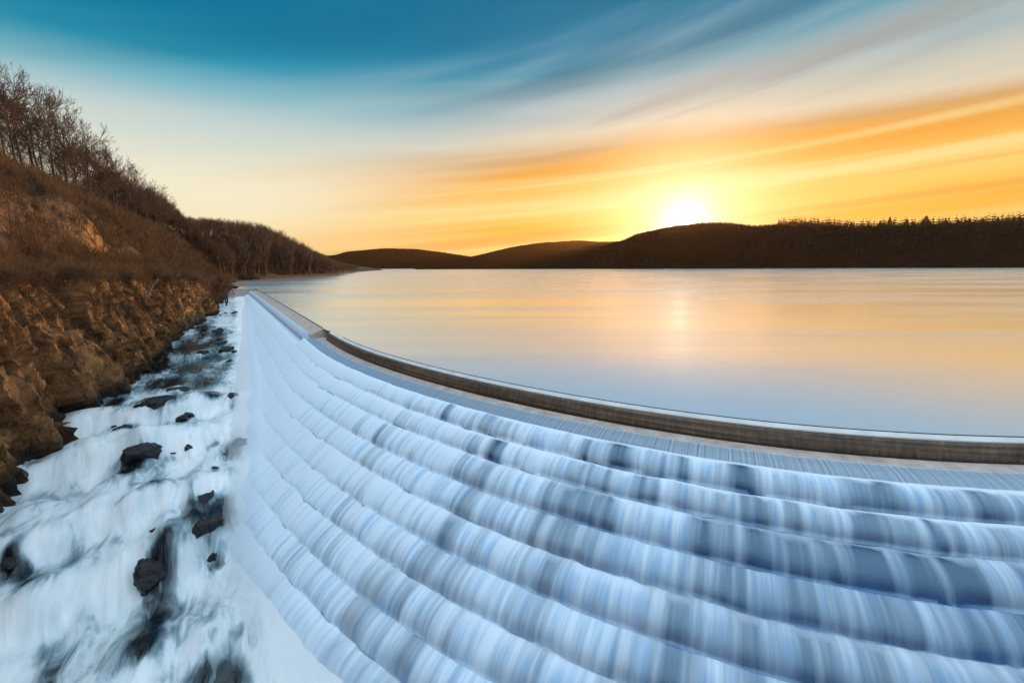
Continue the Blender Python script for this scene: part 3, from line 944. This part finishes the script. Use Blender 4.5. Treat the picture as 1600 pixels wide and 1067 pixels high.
# ------------------------------------------------------------------ boulders
def boulder_mesh(seed, w, hf):
    bm = bmesh.new()
    bmesh.ops.create_icosphere(bm, subdivisions=4, radius=1.0)
    co = np.array([v.co[:] for v in bm.verts])
    n = 1 + 0.45 * fbm(co[:, 0] * 1.0 + seed * 3.1, co[:, 1] * 1.0, co[:, 2] * 1.0 + seed, 3, 0.5)
    r2 = np.random.default_rng(seed)
    co = co * n[:, None]
    for k in range(14):
        nv = r2.normal(size=3); nv /= np.linalg.norm(nv)
        dd = co @ nv - r2.uniform(0.50, 0.85)
        co -= np.clip(dd, 0, None)[:, None] * nv * 0.95
    rg = np.abs(fbm(co[:, 0] * 2.6 + seed, co[:, 1] * 2.6, co[:, 2] * 2.6, 4, 0.6))
    nrm_ = co / np.linalg.norm(co, axis=1)[:, None]
    co = co - nrm_ * (0.34 * (0.35 - rg))[:, None] * 0.8
    co += 0.05 * np.stack([perlin(co[:, 0] * 6 + k * 9, co[:, 1] * 6, co[:, 2] * 6 + seed) for k in range(3)], 1)
    co *= np.array([w * 0.55, w * 0.45, w * 0.55 * hf])
    for v, c in zip(bm.verts, co):
        v.co = c
    me = bpy.data.meshes.new('boulder')
    bm.to_mesh(me)
    bm.free()
    me.shade_smooth()
    return me


for i, (q, e, w, hf, lab) in enumerate(BOULDERS):
    o = link('boulder', boulder_mesh(i + 1, w, hf), M_BOULDER)
    p = xy(np.array([q]), np.array([e]))[0]
    z = float(river_z(np.array([q]), np.array([e]))[0])
    o.location = (p[0], p[1], z + 0.10 * w * hf)
    o.rotation_euler = (random.uniform(-.15, .15), random.uniform(-.15, .15), random.uniform(0, 6.28))
    tag(o, lab, 'boulder', 'boulders in the rapids')

rs = random.Random(12)
for i in range(22):
    q0, e0, w0, hf, _l = BOULDERS[rs.choice([0, 0, 4, 4, 6, 10, 11, 13, 14, 16, 17, 18, 18, 24, 24, 27, 27, 30, 30, 5])]
    w = w0 * rs.uniform(0.22, 0.45)
    q, e = q0 + rs.uniform(-.95, .8) * w0, max(e0 + rs.uniform(-.8, .8) * w0, 0.4)
    o = link('boulder', boulder_mesh(100 + i, w, rs.uniform(.5, .9)), M_BOULDER)
    p = xy(np.array([q]), np.array([e]))[0]
    z = float(river_z(np.array([q]), np.array([e]))[0])
    o.location = (p[0], p[1], z + 0.16 * w)
    o.rotation_euler = (0, 0, rs.uniform(0, 6.28))
    tag(o, 'small wet black stone half sunk in foam beside a larger boulder', 'boulder', 'small stones around the boulders')

# ------------------------------------------------------------------ bare trees


def make_tree(seed, h, spread=1.0, fork=0.42, twig=0.022, stout=1.0):
    rnd = random.Random(seed)
    trunk, crown = [], []

    def grow(p, dirv, length, r, lvl, out):
        # a branch is two or three bent pieces; children spring from along it
        nseg = 3 if lvl <= 1 else 2
        pts = [p]
        dcur = dirv.copy()
        for k in range(nseg):
            dcur = (dcur + Vector((rnd.uniform(-1, 1), rnd.uniform(-1, 1), rnd.uniform(-.5, .9))) * 0.17).normalized()
            pts.append(pts[-1] + dcur * (length / nseg))
        for k in range(nseg):
            ra = r * (1 - 0.5 * k / nseg)
            rb = r * (1 - 0.5 * (k + 1) / nseg)
            out.append((pts[k][:], pts[k + 1][:], max(ra, twig * .6), max(rb, twig * .5)))
        if lvl >= 5 or length < 0.35:
            return
        nch = {1: 5, 2: 5, 3: 4, 4: 4}.get(lvl, 3)
        for c in range(nch):
            t = rnd.uniform(0.35, 1.0) if c else 1.0
            f = t * nseg
            k = min(int(f), nseg - 1)
            bp = pts[k].lerp(pts[k + 1], f - k)
            ax = Vector((rnd.uniform(-1, 1), rnd.uniform(-1, 1), rnd.uniform(-0.55, 0.75))).normalized()
            nd = (dcur + ax * (0.75 if c else 0.3)).normalized()
            grow(bp, nd, length * rnd.uniform(0.42, 0.66), r * 0.5, lvl + 1, out)

    base_r = h * 0.014 * stout
    pts = [Vector((0, 0, -0.6))]
    top = h * rnd.uniform(0.62, 0.72)
    n = 7
    lean = Vector((rnd.uniform(-.06, .06), rnd.uniform(-.06, .06), 0))
    for k in range(1, n + 1):
        pts.append(Vector((0, 0, top * k / n)) + lean * (top * k / n) + Vector((rnd.uniform(-.1, .1), rnd.uniform(-.1, .1), 0)) * (k > 1))
    rad = [base_r * (1.25 if k == 0 else 1 - 0.72 * k / n) for k in range(n + 1)]
    for k in range(n):
        trunk.append((pts[k][:], pts[k + 1][:], rad[k], rad[k + 1]))
    nl = rnd.randint(9, 12)
    for j in range(nl):
        t = fork / 0.68 + (1 - fork / 0.68) * (j / (nl - 1)) ** 0.9
        f = min(t, 1.0) * n
        k = min(int(f), n - 1)
        bp = pts[k].lerp(pts[k + 1], f - k)
        a = j * 2.4 + rnd.uniform(-.5, .5)
        up = 0.75 + 0.9 * t
        dv = Vector((math.cos(a) * spread, math.sin(a) * spread, up)).normalized()
        grow(bp, dv, h * rnd.uniform(0.24, 0.34) * (1.15 - 0.35 * t), rad[k] * 0.55, 2, crown)
    grow(pts[-1], Vector((0, 0, 1)), h * 0.24, rad[-1], 2, crown)
    V, F = tubes(trunk, 7)
    tm = mesh_np('trunk', V, F)
    V, F = tubes(crown, 3)
    cm = mesh_np('crown', V, F)
    tm.materials.append(M_BARK)
    cm.materials.append(M_TWIG)
    return tm, cm


TREES = [make_tree(11 + k, 20.0, sp, fk, 0.042) for k, (sp, fk) in enumerate([(1.3, .32), (1.05, .38), (1.5, .30), (0.95, .42), (1.2, .36), (1.4, .28)])]
SAPS = [make_tree(51 + k, 6.0, 0.6, .16, 0.05, 2.2) for k in range(3)]


def place_tree(name, variant, loc, h, label, cat, group, pool=None, rz=None):
    tm, cm = (pool or TREES)[variant]
    root = empty(name, loc)
    sc_ = h / (20.0 if pool is None else 6.0)
    root.scale = (sc_ * random.uniform(.9, 1.15), sc_ * random.uniform(.9, 1.15), sc_)
    root.rotation_euler = (0, 0, random.uniform(0, 6.28) if rz is None else rz)
    tag(root, label, cat, group)
    for nm, me in (('trunk', tm), ('crown', cm)):
        o = bpy.data.objects.new(nm, me)
        COL.objects.link(o)
        o.parent = root
    return root


CAP_AZ = [-70, -47.7, -45.5, -43.9, -42.2, -40.4, -37.5, -35.5, -33.4, -28.8, -26.0, -23.7, -21.1, -18]
CAP_T = [.29, .272, .248, .218, .190, .166, .128, .088, .086, .084, .060, .033, .010, .0]


def cap_height(p, h):
    """keeps a tree below the top line of the wood"""
    az_ = math.degrees(math.atan2(p[0], p[1]))
    zt = 8 + math.hypot(p[0], p[1]) * float(np.interp(az_, CAP_AZ, CAP_T))
    return min(h, zt - p[2])


SKYLINE = [(140.3, 40.2, 46.6), (145.0, 38.1, 49.8), (153.4, 37.8, 50.6), (161.8, 37.2, 50.2), (171.0, 37.1, 49.3), (178.3, 36.4, 48.8), (186.6, 35.6, 48.2), (196.9, 34.7, 47.1),
           (211.2, 34.2, 47.4), (229.5, 33.8, 48.0), (252.7, 33.8, 48.3), (280.0, 33.4, 48.8), (308.2, 32.6, 50.0), (333.5, 31.0, 46.4), (363.7, 29.9, 43.5)]
ORD = ['tallest looking bare tree at the top left end of the hillside skyline', 'second bare tree down from the top of the hillside skyline, wide crowned',
       'third bare tree down from the top of the hillside skyline', 'fourth bare tree down the hillside skyline from its high end', 'fifth bare tree down the hillside skyline from its high end',
       'sixth bare tree down the hillside skyline from its high end', 'seventh bare tree down the hillside skyline from its high end', 'bare tree at the middle of the hillside skyline, eighth from its high end',
       'ninth bare tree down the hillside skyline, with six more below it', 'sixth bare tree up from the low end of the hillside skyline', 'fifth bare tree up from the low end of the hillside skyline',
       'fourth bare tree up from the low end of the hillside skyline', 'third bare tree up from the low end of the hillside skyline', 'second bare tree up from the low end of the hillside skyline',
       'lowest bare tree of the hillside skyline, next to the far wood']
for i, ((q, e, tz), lab) in enumerate(zip(SKYLINE, ORD)):
    dd = e - float(np.interp(q, EQ, EE))
    g = ground_point(q, dd)
    place_tree('bare_tree', i % 6, (g[0], g[1], g[2] - 0.2), max(tz - g[2], 9), lab, 'tree', 'bare trees on the hillside')
rt = random.Random(5)
for i in range(160):
    q = rt.uniform(120, 230) if i < 38 else rt.uniform(225, 402)
    dd = float(ridge_d(np.array([q]))[0]) + (rt.uniform(-5, 7) if q < 230 else rt.uniform(-10, 20))
    g = ground_point(q, dd)
    if dd + np.interp(q, EQ, EE) > 0.34 * q:
        continue
    hh_ = cap_height(g, 19) * rt.uniform(.72, 1.0)
    if hh_ < 6:
        continue
    place_tree('bare_tree', rt.randrange(6), (g[0], g[1], g[2] - 0.2), hh_, 'bare brown tree crowded among others in the hillside wood below the skyline trees', 'tree', 'bare trees crowded in the hillside wood')

# saplings beside the head of the rapids, and a bleached dead trunk on the cliff
for (q, e, h, lab) in ((160.0, 3.2, 8.5, 'thin bare sapling with forked stems at the head of the rapids, nearest the spillway'),
                       (168.0, 3.0, 7.5, 'lower bare sapling behind the forked one at the head of the rapids'),
                       (152.0, 5.0, 7.0, 'bare sapling on the bank edge at the head of the rapids')):
    p = xy(np.array([q]), np.array([e]))[0]
    z = float(ground_z(np.array([q]), np.array([e - float(np.interp(q, EQ, EE))]))[0])
    place_tree('sapling', rt.randrange(3), (p[0], p[1], max(z, float(np.interp(q, ZQ, ZZ))) - 0.1), h, lab, 'sapling', None, SAPS)


def branchy_log(name, loc, tilt, rz, h, label):
    root = empty(name, loc)
    segs = [((0, 0, -0.5), (0.05, 0, h * .35), .11, .09), ((0.05, 0, h * .35), (0.0, .1, h * .7), .09, .06), ((0, .1, h * .7), (.15, .05, h), .06, .025)]
    V, F = tubes(segs, 8)
    link('trunk', mesh_np('trunk', V, F), M_PALE, root)
    br = [((0.03, .05, h * .5), (.8, .2, h * .66), .035, .012), ((0, .1, h * .68), (-.6, -.3, h * .86), .03, .01), ((.05, .08, h * .8), (.5, -.4, h * .98), .022, .008)]
    V, F = tubes(br, 6)
    link('branch', mesh_np('branch', V, F), M_PALE, root)
    root.rotation_euler = (tilt[0], tilt[1], rz)
    tag(root, label, 'dead tree')


g = ground_point(90, 1.6)
branchy_log('dead_tree', g, (0.2, 0.55, 0), 0.4, 5.5, 'pale dead trunk leaning out from the edge of the cliff')
g = ground_point(104, 1.4)
branchy_log('dead_tree', g, (-0.15, -0.35, 0), 1.4, 4.5, 'shorter bleached dead trunk leaning on the cliff further upstream')

# ------------------------------------------------------------------ dry brush (uncountable)
rb = np.random.default_rng(21)


def brush(name, n, qr, dr, hmin, hmax, stems, label, seed, mat, thick_=0.011, qpow=1.0):
    r_ = np.random.default_rng(seed)
    q = qr[0] + (qr[1] - qr[0]) * r_.random(n) ** qpow
    dd = dr[0] + (dr[1] - dr[0]) * r_.random(n)
    if dr[1] > 20:
        dd = dr[0] + (np.minimum(ridge_d(q) - 6, dr[1] + 20) - dr[0]) * r_.random(n)
    keep = fbm(q * 0.12, dd * 0.2, 3.0, 3) + 0.5 * r_.random(n) > -0.05
    q, dd = q[keep], dd[keep]
    e = np.interp(q, EQ, EE) + dd
    z = ground_z(q, dd)
    b = np.concatenate([xy(q, e), z[:, None]], 1)
    n = len(q)
    h = r_.uniform(hmin, hmax, n) * (0.7 + 0.6 * np.clip(q / 150, 0, 1.3))
    B = np.repeat(b, stems, 0)
    Hh = np.repeat(h, stems) * r_.uniform(.5, 1.1, n * stems)
    az_ = r_.uniform(0, 2 * np.pi, n * stems)
    sp = r_.uniform(0.05, 0.55, n * stems)
    o1 = np.stack([np.cos(az_) * sp * .45, np.sin(az_) * sp * .45, np.full_like(sp, .55)], 1) * Hh[:, None]
    o2 = np.stack([np.cos(az_) * sp * 1.2, np.sin(az_) * sp * 1.2, np.full_like(sp, 1.0)], 1) * Hh[:, None]
    j = r_.normal(size=(n * stems, 3)) * np.array([.15, .15, .0]) * np.repeat(h, stems)[:, None]
    B = B + j - np.array([0, 0, .1])
    t0 = np.repeat(thick_ * (1 + np.clip(q, 0, 300) / 70), stems)
    m1 = B + o1
    m2 = B + o2 + r_.normal(size=o2.shape) * 0.08 * Hh[:, None]
    tw = m1 + (o2 - o1) * .6 + r_.normal(size=o2.shape) * 0.28 * Hh[:, None]
    segs = [(B, m1, t0 * 1.2, t0), (m1, m2, t0, t0 * .4), (m1, tw, t0 * .7, t0 * .3)]
    A0 = np.concatenate([a_ for a_, _, _, _ in segs]); A1 = np.concatenate([a_ for _, a_, _, _ in segs])
    R0 = np.concatenate([a_ for _, _, a_, _ in segs]); R1 = np.concatenate([a_ for _, _, _, a_ in segs])
    V, F = tubes(list(zip(A0, A1, R0, R1)), 3)
    tag(link(name, mesh_np(name, V, F), mat), label, kind='stuff')


brush('cliff_brush', 4200, (22, 200), (2.2, 8.5), 0.9, 2.4, 9, 'dry russet brush along the top of the cliff', 1, M_BRUSH)
r_ = np.random.default_rng(2)
kd = np.where((dg > 0.9) & (dg < 3.7))[0]
kq = np.where((qg > 28) & (qg < 195))[0]
qi = r_.choice(kq, 8000)
di = kd[(len(kd) * r_.random(8000) ** (0.25 + 0.45 * np.clip((qg[qi] - 40) / 90, 0, 1))).astype(int)]
mk = fbm(qg[qi] * 0.10, dg[di] * 0.6, 31.0, 3) + 0.35 * r_.random(8000) > 0.10
qi, di = qi[mk], di[mk]
B0 = CLIFF[qi, di]
ns = 7
B = np.repeat(B0, ns, 0) + r_.normal(size=(len(B0) * ns, 3)) * 0.25
hgt = np.repeat(r_.uniform(0.4, 1.5, len(B0)), ns) * r_.uniform(.5, 1.1, len(B0) * ns)
outv = np.array([0.854, 0.52, 0.0]) * 0.5
dv = outv + np.array([0, 0, .75]) + r_.normal(size=B.shape) * 0.33
m1 = B + dv * hgt[:, None] * .55
m2 = m1 + (dv * np.array([1.1, 1.1, .35]) + r_.normal(size=B.shape) * 0.25) * hgt[:, None] * .55
th_ = np.repeat(0.010 * (1 + qg[qi] / 90), ns)
A0 = np.concatenate([B, m1]); A1 = np.concatenate([m1, m2])
R0 = np.concatenate([th_ * 1.2, th_]); R1 = np.concatenate([th_, th_ * .4])
V, F = tubes(list(zip(A0, A1, R0, R1)), 3)
tag(link('cliff_face_brush', mesh_np('cliff_face_brush', V, F), M_BRUSH), 'dry tufts and twigs clinging to the cliff face', kind='stuff')
brush('slope_brush', 6500, (60, 420), (8, 40), 0.9, 2.6, 8, 'bare brown undergrowth over the hillside', 3, M_BRUSH, 0.012)
brush('shore_brush', 1500, (150, 330), (0.5, 7), 0.8, 2.4, 9, 'bare brown scrub along the lake shore past the dam', 4, M_BRUSH)

# far wood on the headland, reads as one mass


def low_tree(seed, h):
    rnd = random.Random(seed)
    segs = [((0, 0, 0), (0, 0, h * .6), h * .014, h * .007)]
    for j in range(26):
        a = rnd.uniform(0, 6.28); t = rnd.uniform(.3, .62)
        l_ = h * rnd.uniform(.16, .34)
        p1 = Vector((math.cos(a) * .45 * l_, math.sin(a) * .45 * l_, h * t + .75 * l_))
        segs.append(((0, 0, h * t), p1[:], h * .005, h * .003))
        for k in range(5):
            a2 = rnd.uniform(0, 6.28)
            p2 = p1 + Vector((math.cos(a2) * .4, math.sin(a2) * .4, rnd.uniform(.2, 1))) * l_ * .6
            segs.append((p1[:], p2[:], h * .0035, h * .0015))
    return tubes(segs, 3)


LOW = [low_tree(k, 1.0) for k in range(4)]


def wood(name, pts, hs, label, mat, pool, seed):
    r_ = np.random.default_rng(seed)
    Vs, Fs, o_ = [], [], 0
    for p, h in zip(pts, hs):
        V, F = pool[r_.integers(len(pool))]
        a = r_.uniform(0, 6.28)
        c, s_ = math.cos(a), math.sin(a)
        V2 = np.stack([V[:, 0] * c - V[:, 1] * s_, V[:, 0] * s_ + V[:, 1] * c, V[:, 2]], 1) * h + np.asarray(p)
        Vs.append(V2); Fs.append(F + o_); o_ += len(V)
    tag(link(name, mesh_np(name, np.concatenate(Vs), np.concatenate(Fs)), mat), label, kind='stuff')


r_ = np.random.default_rng(33)
pts, hs = [], []
for k in range(1500):
    q = r_.uniform(300, 720)
    rdq = float(ridge_d(np.array([q]))[0])
    dd = r_.uniform(3, 62)
    g = ground_point(q, dd)
    hh_ = cap_height(g, r_.uniform(16, 26)) * r_.uniform(.74, 1.10)
    if hh_ > 4:
        pts.append(g); hs.append(hh_)
wood('headland_wood', pts, hs, 'bare brown wood covering the headland beyond the dam', M_TWIG, LOW, 3)

# ------------------------------------------------------------------ wooded far hills: pines


def pine_raw(seed, tiers=7, pts=9):
    rnd = random.Random(seed)
    V, F = [], []
    segs = [((0, 0, -.05), (0, 0, .95), .014, .004)]
    tv, tf = tubes(segs, 4)
    cV, cF = [], []
    for k in range(tiers):
        t = k / (tiers - 1)
        z = .22 + .70 * t
        rad = (.20 * (1 - t) ** .8 + .02)
        for j in range(pts):
            a = j * 6.283 / pts + rnd.uniform(-.3, .3) + k
            l_ = rad * rnd.uniform(.55, 1.15)
            w = .055 * (1 - .6 * t)
            n = len(cV)
            ca, sa = math.cos(a), math.sin(a)
            zt = z - l_ * .25 + rnd.uniform(-.02, .02)
            cV += [(-sa * w * .4, ca * w * .4, z + .04), (sa * w * .4, -ca * w * .4, z + .04), (ca * l_ * .7 + sa * w, sa * l_ * .7 - ca * w, zt + .02), (ca * l_, sa * l_, zt - .03), (ca * l_ * .7 - sa * w, sa * l_ * .7 + ca * w, zt + .02), (ca * l_ * .5, sa * l_ * .5, zt - .05)]
            cF += [(n, n + 1, n + 2, n + 4), (n + 4, n + 2, n + 3, n + 3), (n + 1, n, n + 4, n + 5), (n + 2, n + 1, n + 5, n + 3)]
    cF = [f for f in cF]
    return (tv, tf), (np.array(cV), cF)


def pine_meshes(seed):
    (tv, tf), (cv, cf) = pine_raw(seed, 10, 12)
    tm = mesh_np('trunk', tv, tf)
    tm.materials.append(M_PINE)
    bm = bmesh.new()
    vs = [bm.verts.new(v) for v in cv]
    for f in cf:
        ids = list(dict.fromkeys(f))
        bm.faces.new([vs[i] for i in ids])
    cm = bpy.data.meshes.new('crown')
    bm.to_mesh(cm)
    bm.free()
    cm.materials.append(M_PINE)
    return tm, cm


PINES = [pine_meshes(70 + k) for k in range(4)]
a_, th_, R0_, RR_ = ha


def ridge_z(az_deg, R_):
    th = float(np.interp(az_deg, a_, th_)); rr = float(np.interp(az_deg, a_, RR_)); r0 = float(np.interp(az_deg, a_, R0_))
    f = np.clip((R_ - r0) / (rr - r0), 0, 1)
    return (8 + th * rr) * math.sin(f * math.pi / 2) ** .85


TIPS = [(890, 1208, 109.9), (919, 1186, 114.3), (936, 1172, 119.4), (919, 1122, 125.0), (944, 1101, 116.8), (935, 1042, 117.8), (959, 1020, 108.5), (973, 1006, 104.4), (986, 994, 107.1), (1000, 980, 100.4), (979, 929, 96.7), (994, 913, 98.8)]
PL = ['first small pine standing out from the dark hill crest right of the sun', 'second small pine on the dark hill crest, left of the tall spire', 'short pine just left of the tall spire on the dark crest',
      'tallest spire shaped pine on the dark hill crest', 'short pine just right of the tall spire on the dark crest', 'broad crowned pine in the middle of the dark crest', 'small pine right of the broad crowned one on the crest',
      'narrow pine midway between the broad crowned pine and the edge of the wood', 'bushy pine in the right part of the dark crest', 'low pine before the last two on the dark crest', 'last but one pine on the dark crest', 'last pine at the right end of the dark crest']
for i, ((x, y, z), lab) in enumerate(zip(TIPS, PL)):
    R_ = math.hypot(x, y)
    az_deg = math.degrees(math.atan2(x, y))
    Rn = float(np.interp(az_deg, a_, RR_)) - 15
    k = Rn / R_
    zt = 8 + (z - 8) * k
    zb = ridge_z(az_deg, Rn) - 3
    h = max(zt - zb, 20)
    root = empty('pine_tree', (x * k, y * k, zb))
    wd = {5: 2.2, 8: 2.0, 3: 1.25}.get(i, 1.5)
    root.scale = (h * wd, h * wd, h)
    root.rotation_euler = (0, 0, i * 1.3)
    tag(root, lab, 'pine tree', 'pines on the far hill crest')
    for nm, me in zip(('trunk', 'crown'), PINES[i % 4]):
        o = bpy.data.objects.new(nm, me)
        COL.objects.link(o)
        o.parent = root

POOLP = []
for k in range(4):
    _, (cv, cf) = pine_raw(90 + k, 4, 5)
    F = np.array([list(f) for f in cf])
    POOLP.append((cv, F[:, :4]))
    POOLP[-1] = (cv, np.array([f for f in F if len(set(f)) == 4]))
r_ = np.random.default_rng(44)
pts, hs = [], []
for k in range(3800):
    az_deg = r_.uniform(30, 62)
    rr = float(np.interp(az_deg, a_, RR_)); r0 = float(np.interp(az_deg, a_, R0_))
    f = r_.random() ** .6
    R_ = r0 + (rr - r0) * (0.03 + f * 1.0)
    zz = ridge_z(az_deg, min(R_, rr))
    pts.append((math.sin(R(az_deg)) * R_, math.cos(R(az_deg)) * R_, zz - 2)); hs.append(r_.uniform(8, 18) if r_.random() < .72 else r_.uniform(18, 30))
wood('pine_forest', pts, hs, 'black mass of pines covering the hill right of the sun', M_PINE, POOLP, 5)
pts, hs = [], []
for k in range(3500):
    az_deg = r_.uniform(10, 34)
    rr = float(np.interp(az_deg, a_, RR_)); r0 = float(np.interp(az_deg, a_, R0_))
    R_ = r0 + (rr - r0) * (0.05 + r_.random() * 1.0)
    if 15.5 < az_deg < 19.4 and R_ > rr - 150:
        continue
    zz = ridge_z(az_deg, min(R_, rr))
    pts.append((math.sin(R(az_deg)) * R_, math.cos(R(az_deg)) * R_, zz - 3)); hs.append(r_.uniform(7, 11))
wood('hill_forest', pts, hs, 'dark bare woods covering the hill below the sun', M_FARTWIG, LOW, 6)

# ------------------------------------------------------------------ evening haze over the lake
hm, ht, hout = material('evening_haze')
pv = ht.new('ShaderNodeVolumePrincipled')
pv.inputs['Color'].default_value = (1.0, 0.55, 0.26, 1)
pv.inputs['Density'].default_value = 0.000025
pv.inputs['Anisotropy'].default_value = 0.8
ht.l.new(pv.outputs[0], hout.inputs['Volume'])
bm = bmesh.new()
box_bm(bm, (0, 2500, 140), (5500, 5200, 154))
hz = bm_obj('haze', bm, hm)
tag(hz, 'thin evening haze over the lake and hills', kind='stuff')

# ------------------------------------------------------------------ spray where the fall lands
sm, stt, sout = material('spray_mist')
pv = stt.new('ShaderNodeVolumePrincipled')
pv.inputs['Color'].default_value = (0.97, 0.98, 1.0, 1)
pv.inputs['Density'].default_value = 0.27
stt.l.new(pv.outputs[0], sout.inputs['Volume'])
fq = np.array([150, 124, 91, 72, 59, 47.5, 40.6, 35.6, 31.7, 27.9, 24.6, 22.0, 20.2, 17.0])
fe = np.array([-1.6, -1.3, -.8, -.4, -.2, .3, .5, .7, .6, .3, -.4, -1.0, -1.7, -3.2])
fz = np.interp(fq, ZQ, ZZ)
fr = np.interp(fq, [17, 30, 60, 150], [1.7, 1.6, 1.5, 1.0])
c_ = np.concatenate([xy(fq, fe), (fz + 0.45)[:, None]], 1)
tt_ = np.linspace(0, len(fq) - 1, 90)
c_ = np.stack([np.interp(tt_, np.arange(len(fq)), c_[:, k]) for k in range(3)], 1)
fr = np.interp(tt_, np.arange(len(fq)), fr) * (1 + 0.22 * fbm(tt_ * 0.9, 0.3, 1.0, 2))
fr[0] = fr[-1] = 0.02
tg = np.gradient(c_, axis=0)
tg /= np.linalg.norm(tg, axis=1)[:, None]
sd = np.stack([tg[:, 1], -tg[:, 0], np.zeros(len(tg))], 1)
sd /= np.linalg.norm(sd, axis=1)[:, None]
an = np.arange(16) * 2 * np.pi / 16
P = c_[:, None] + sd[:, None] * (np.cos(an)[None, :, None] * fr[:, None, None]) + np.array([0, 0, 1.0])[None, None] * (np.sin(an)[None, :, None] * fr[:, None, None] * 0.8)
bm = bmesh.new()
vs = [bm.verts.new(v) for v in P.reshape(-1, 3)]
for f in grid_faces(P.shape[0], 16, wrap=True):
    bm.faces.new([vs[i] for i in f])
bm.faces.new(vs[:16])
bm.faces.new(vs[-16:][::-1])
tag(bm_obj('spray_mist', bm, sm, smooth=True), 'white spray hanging along the foot of the fall', kind='stuff')
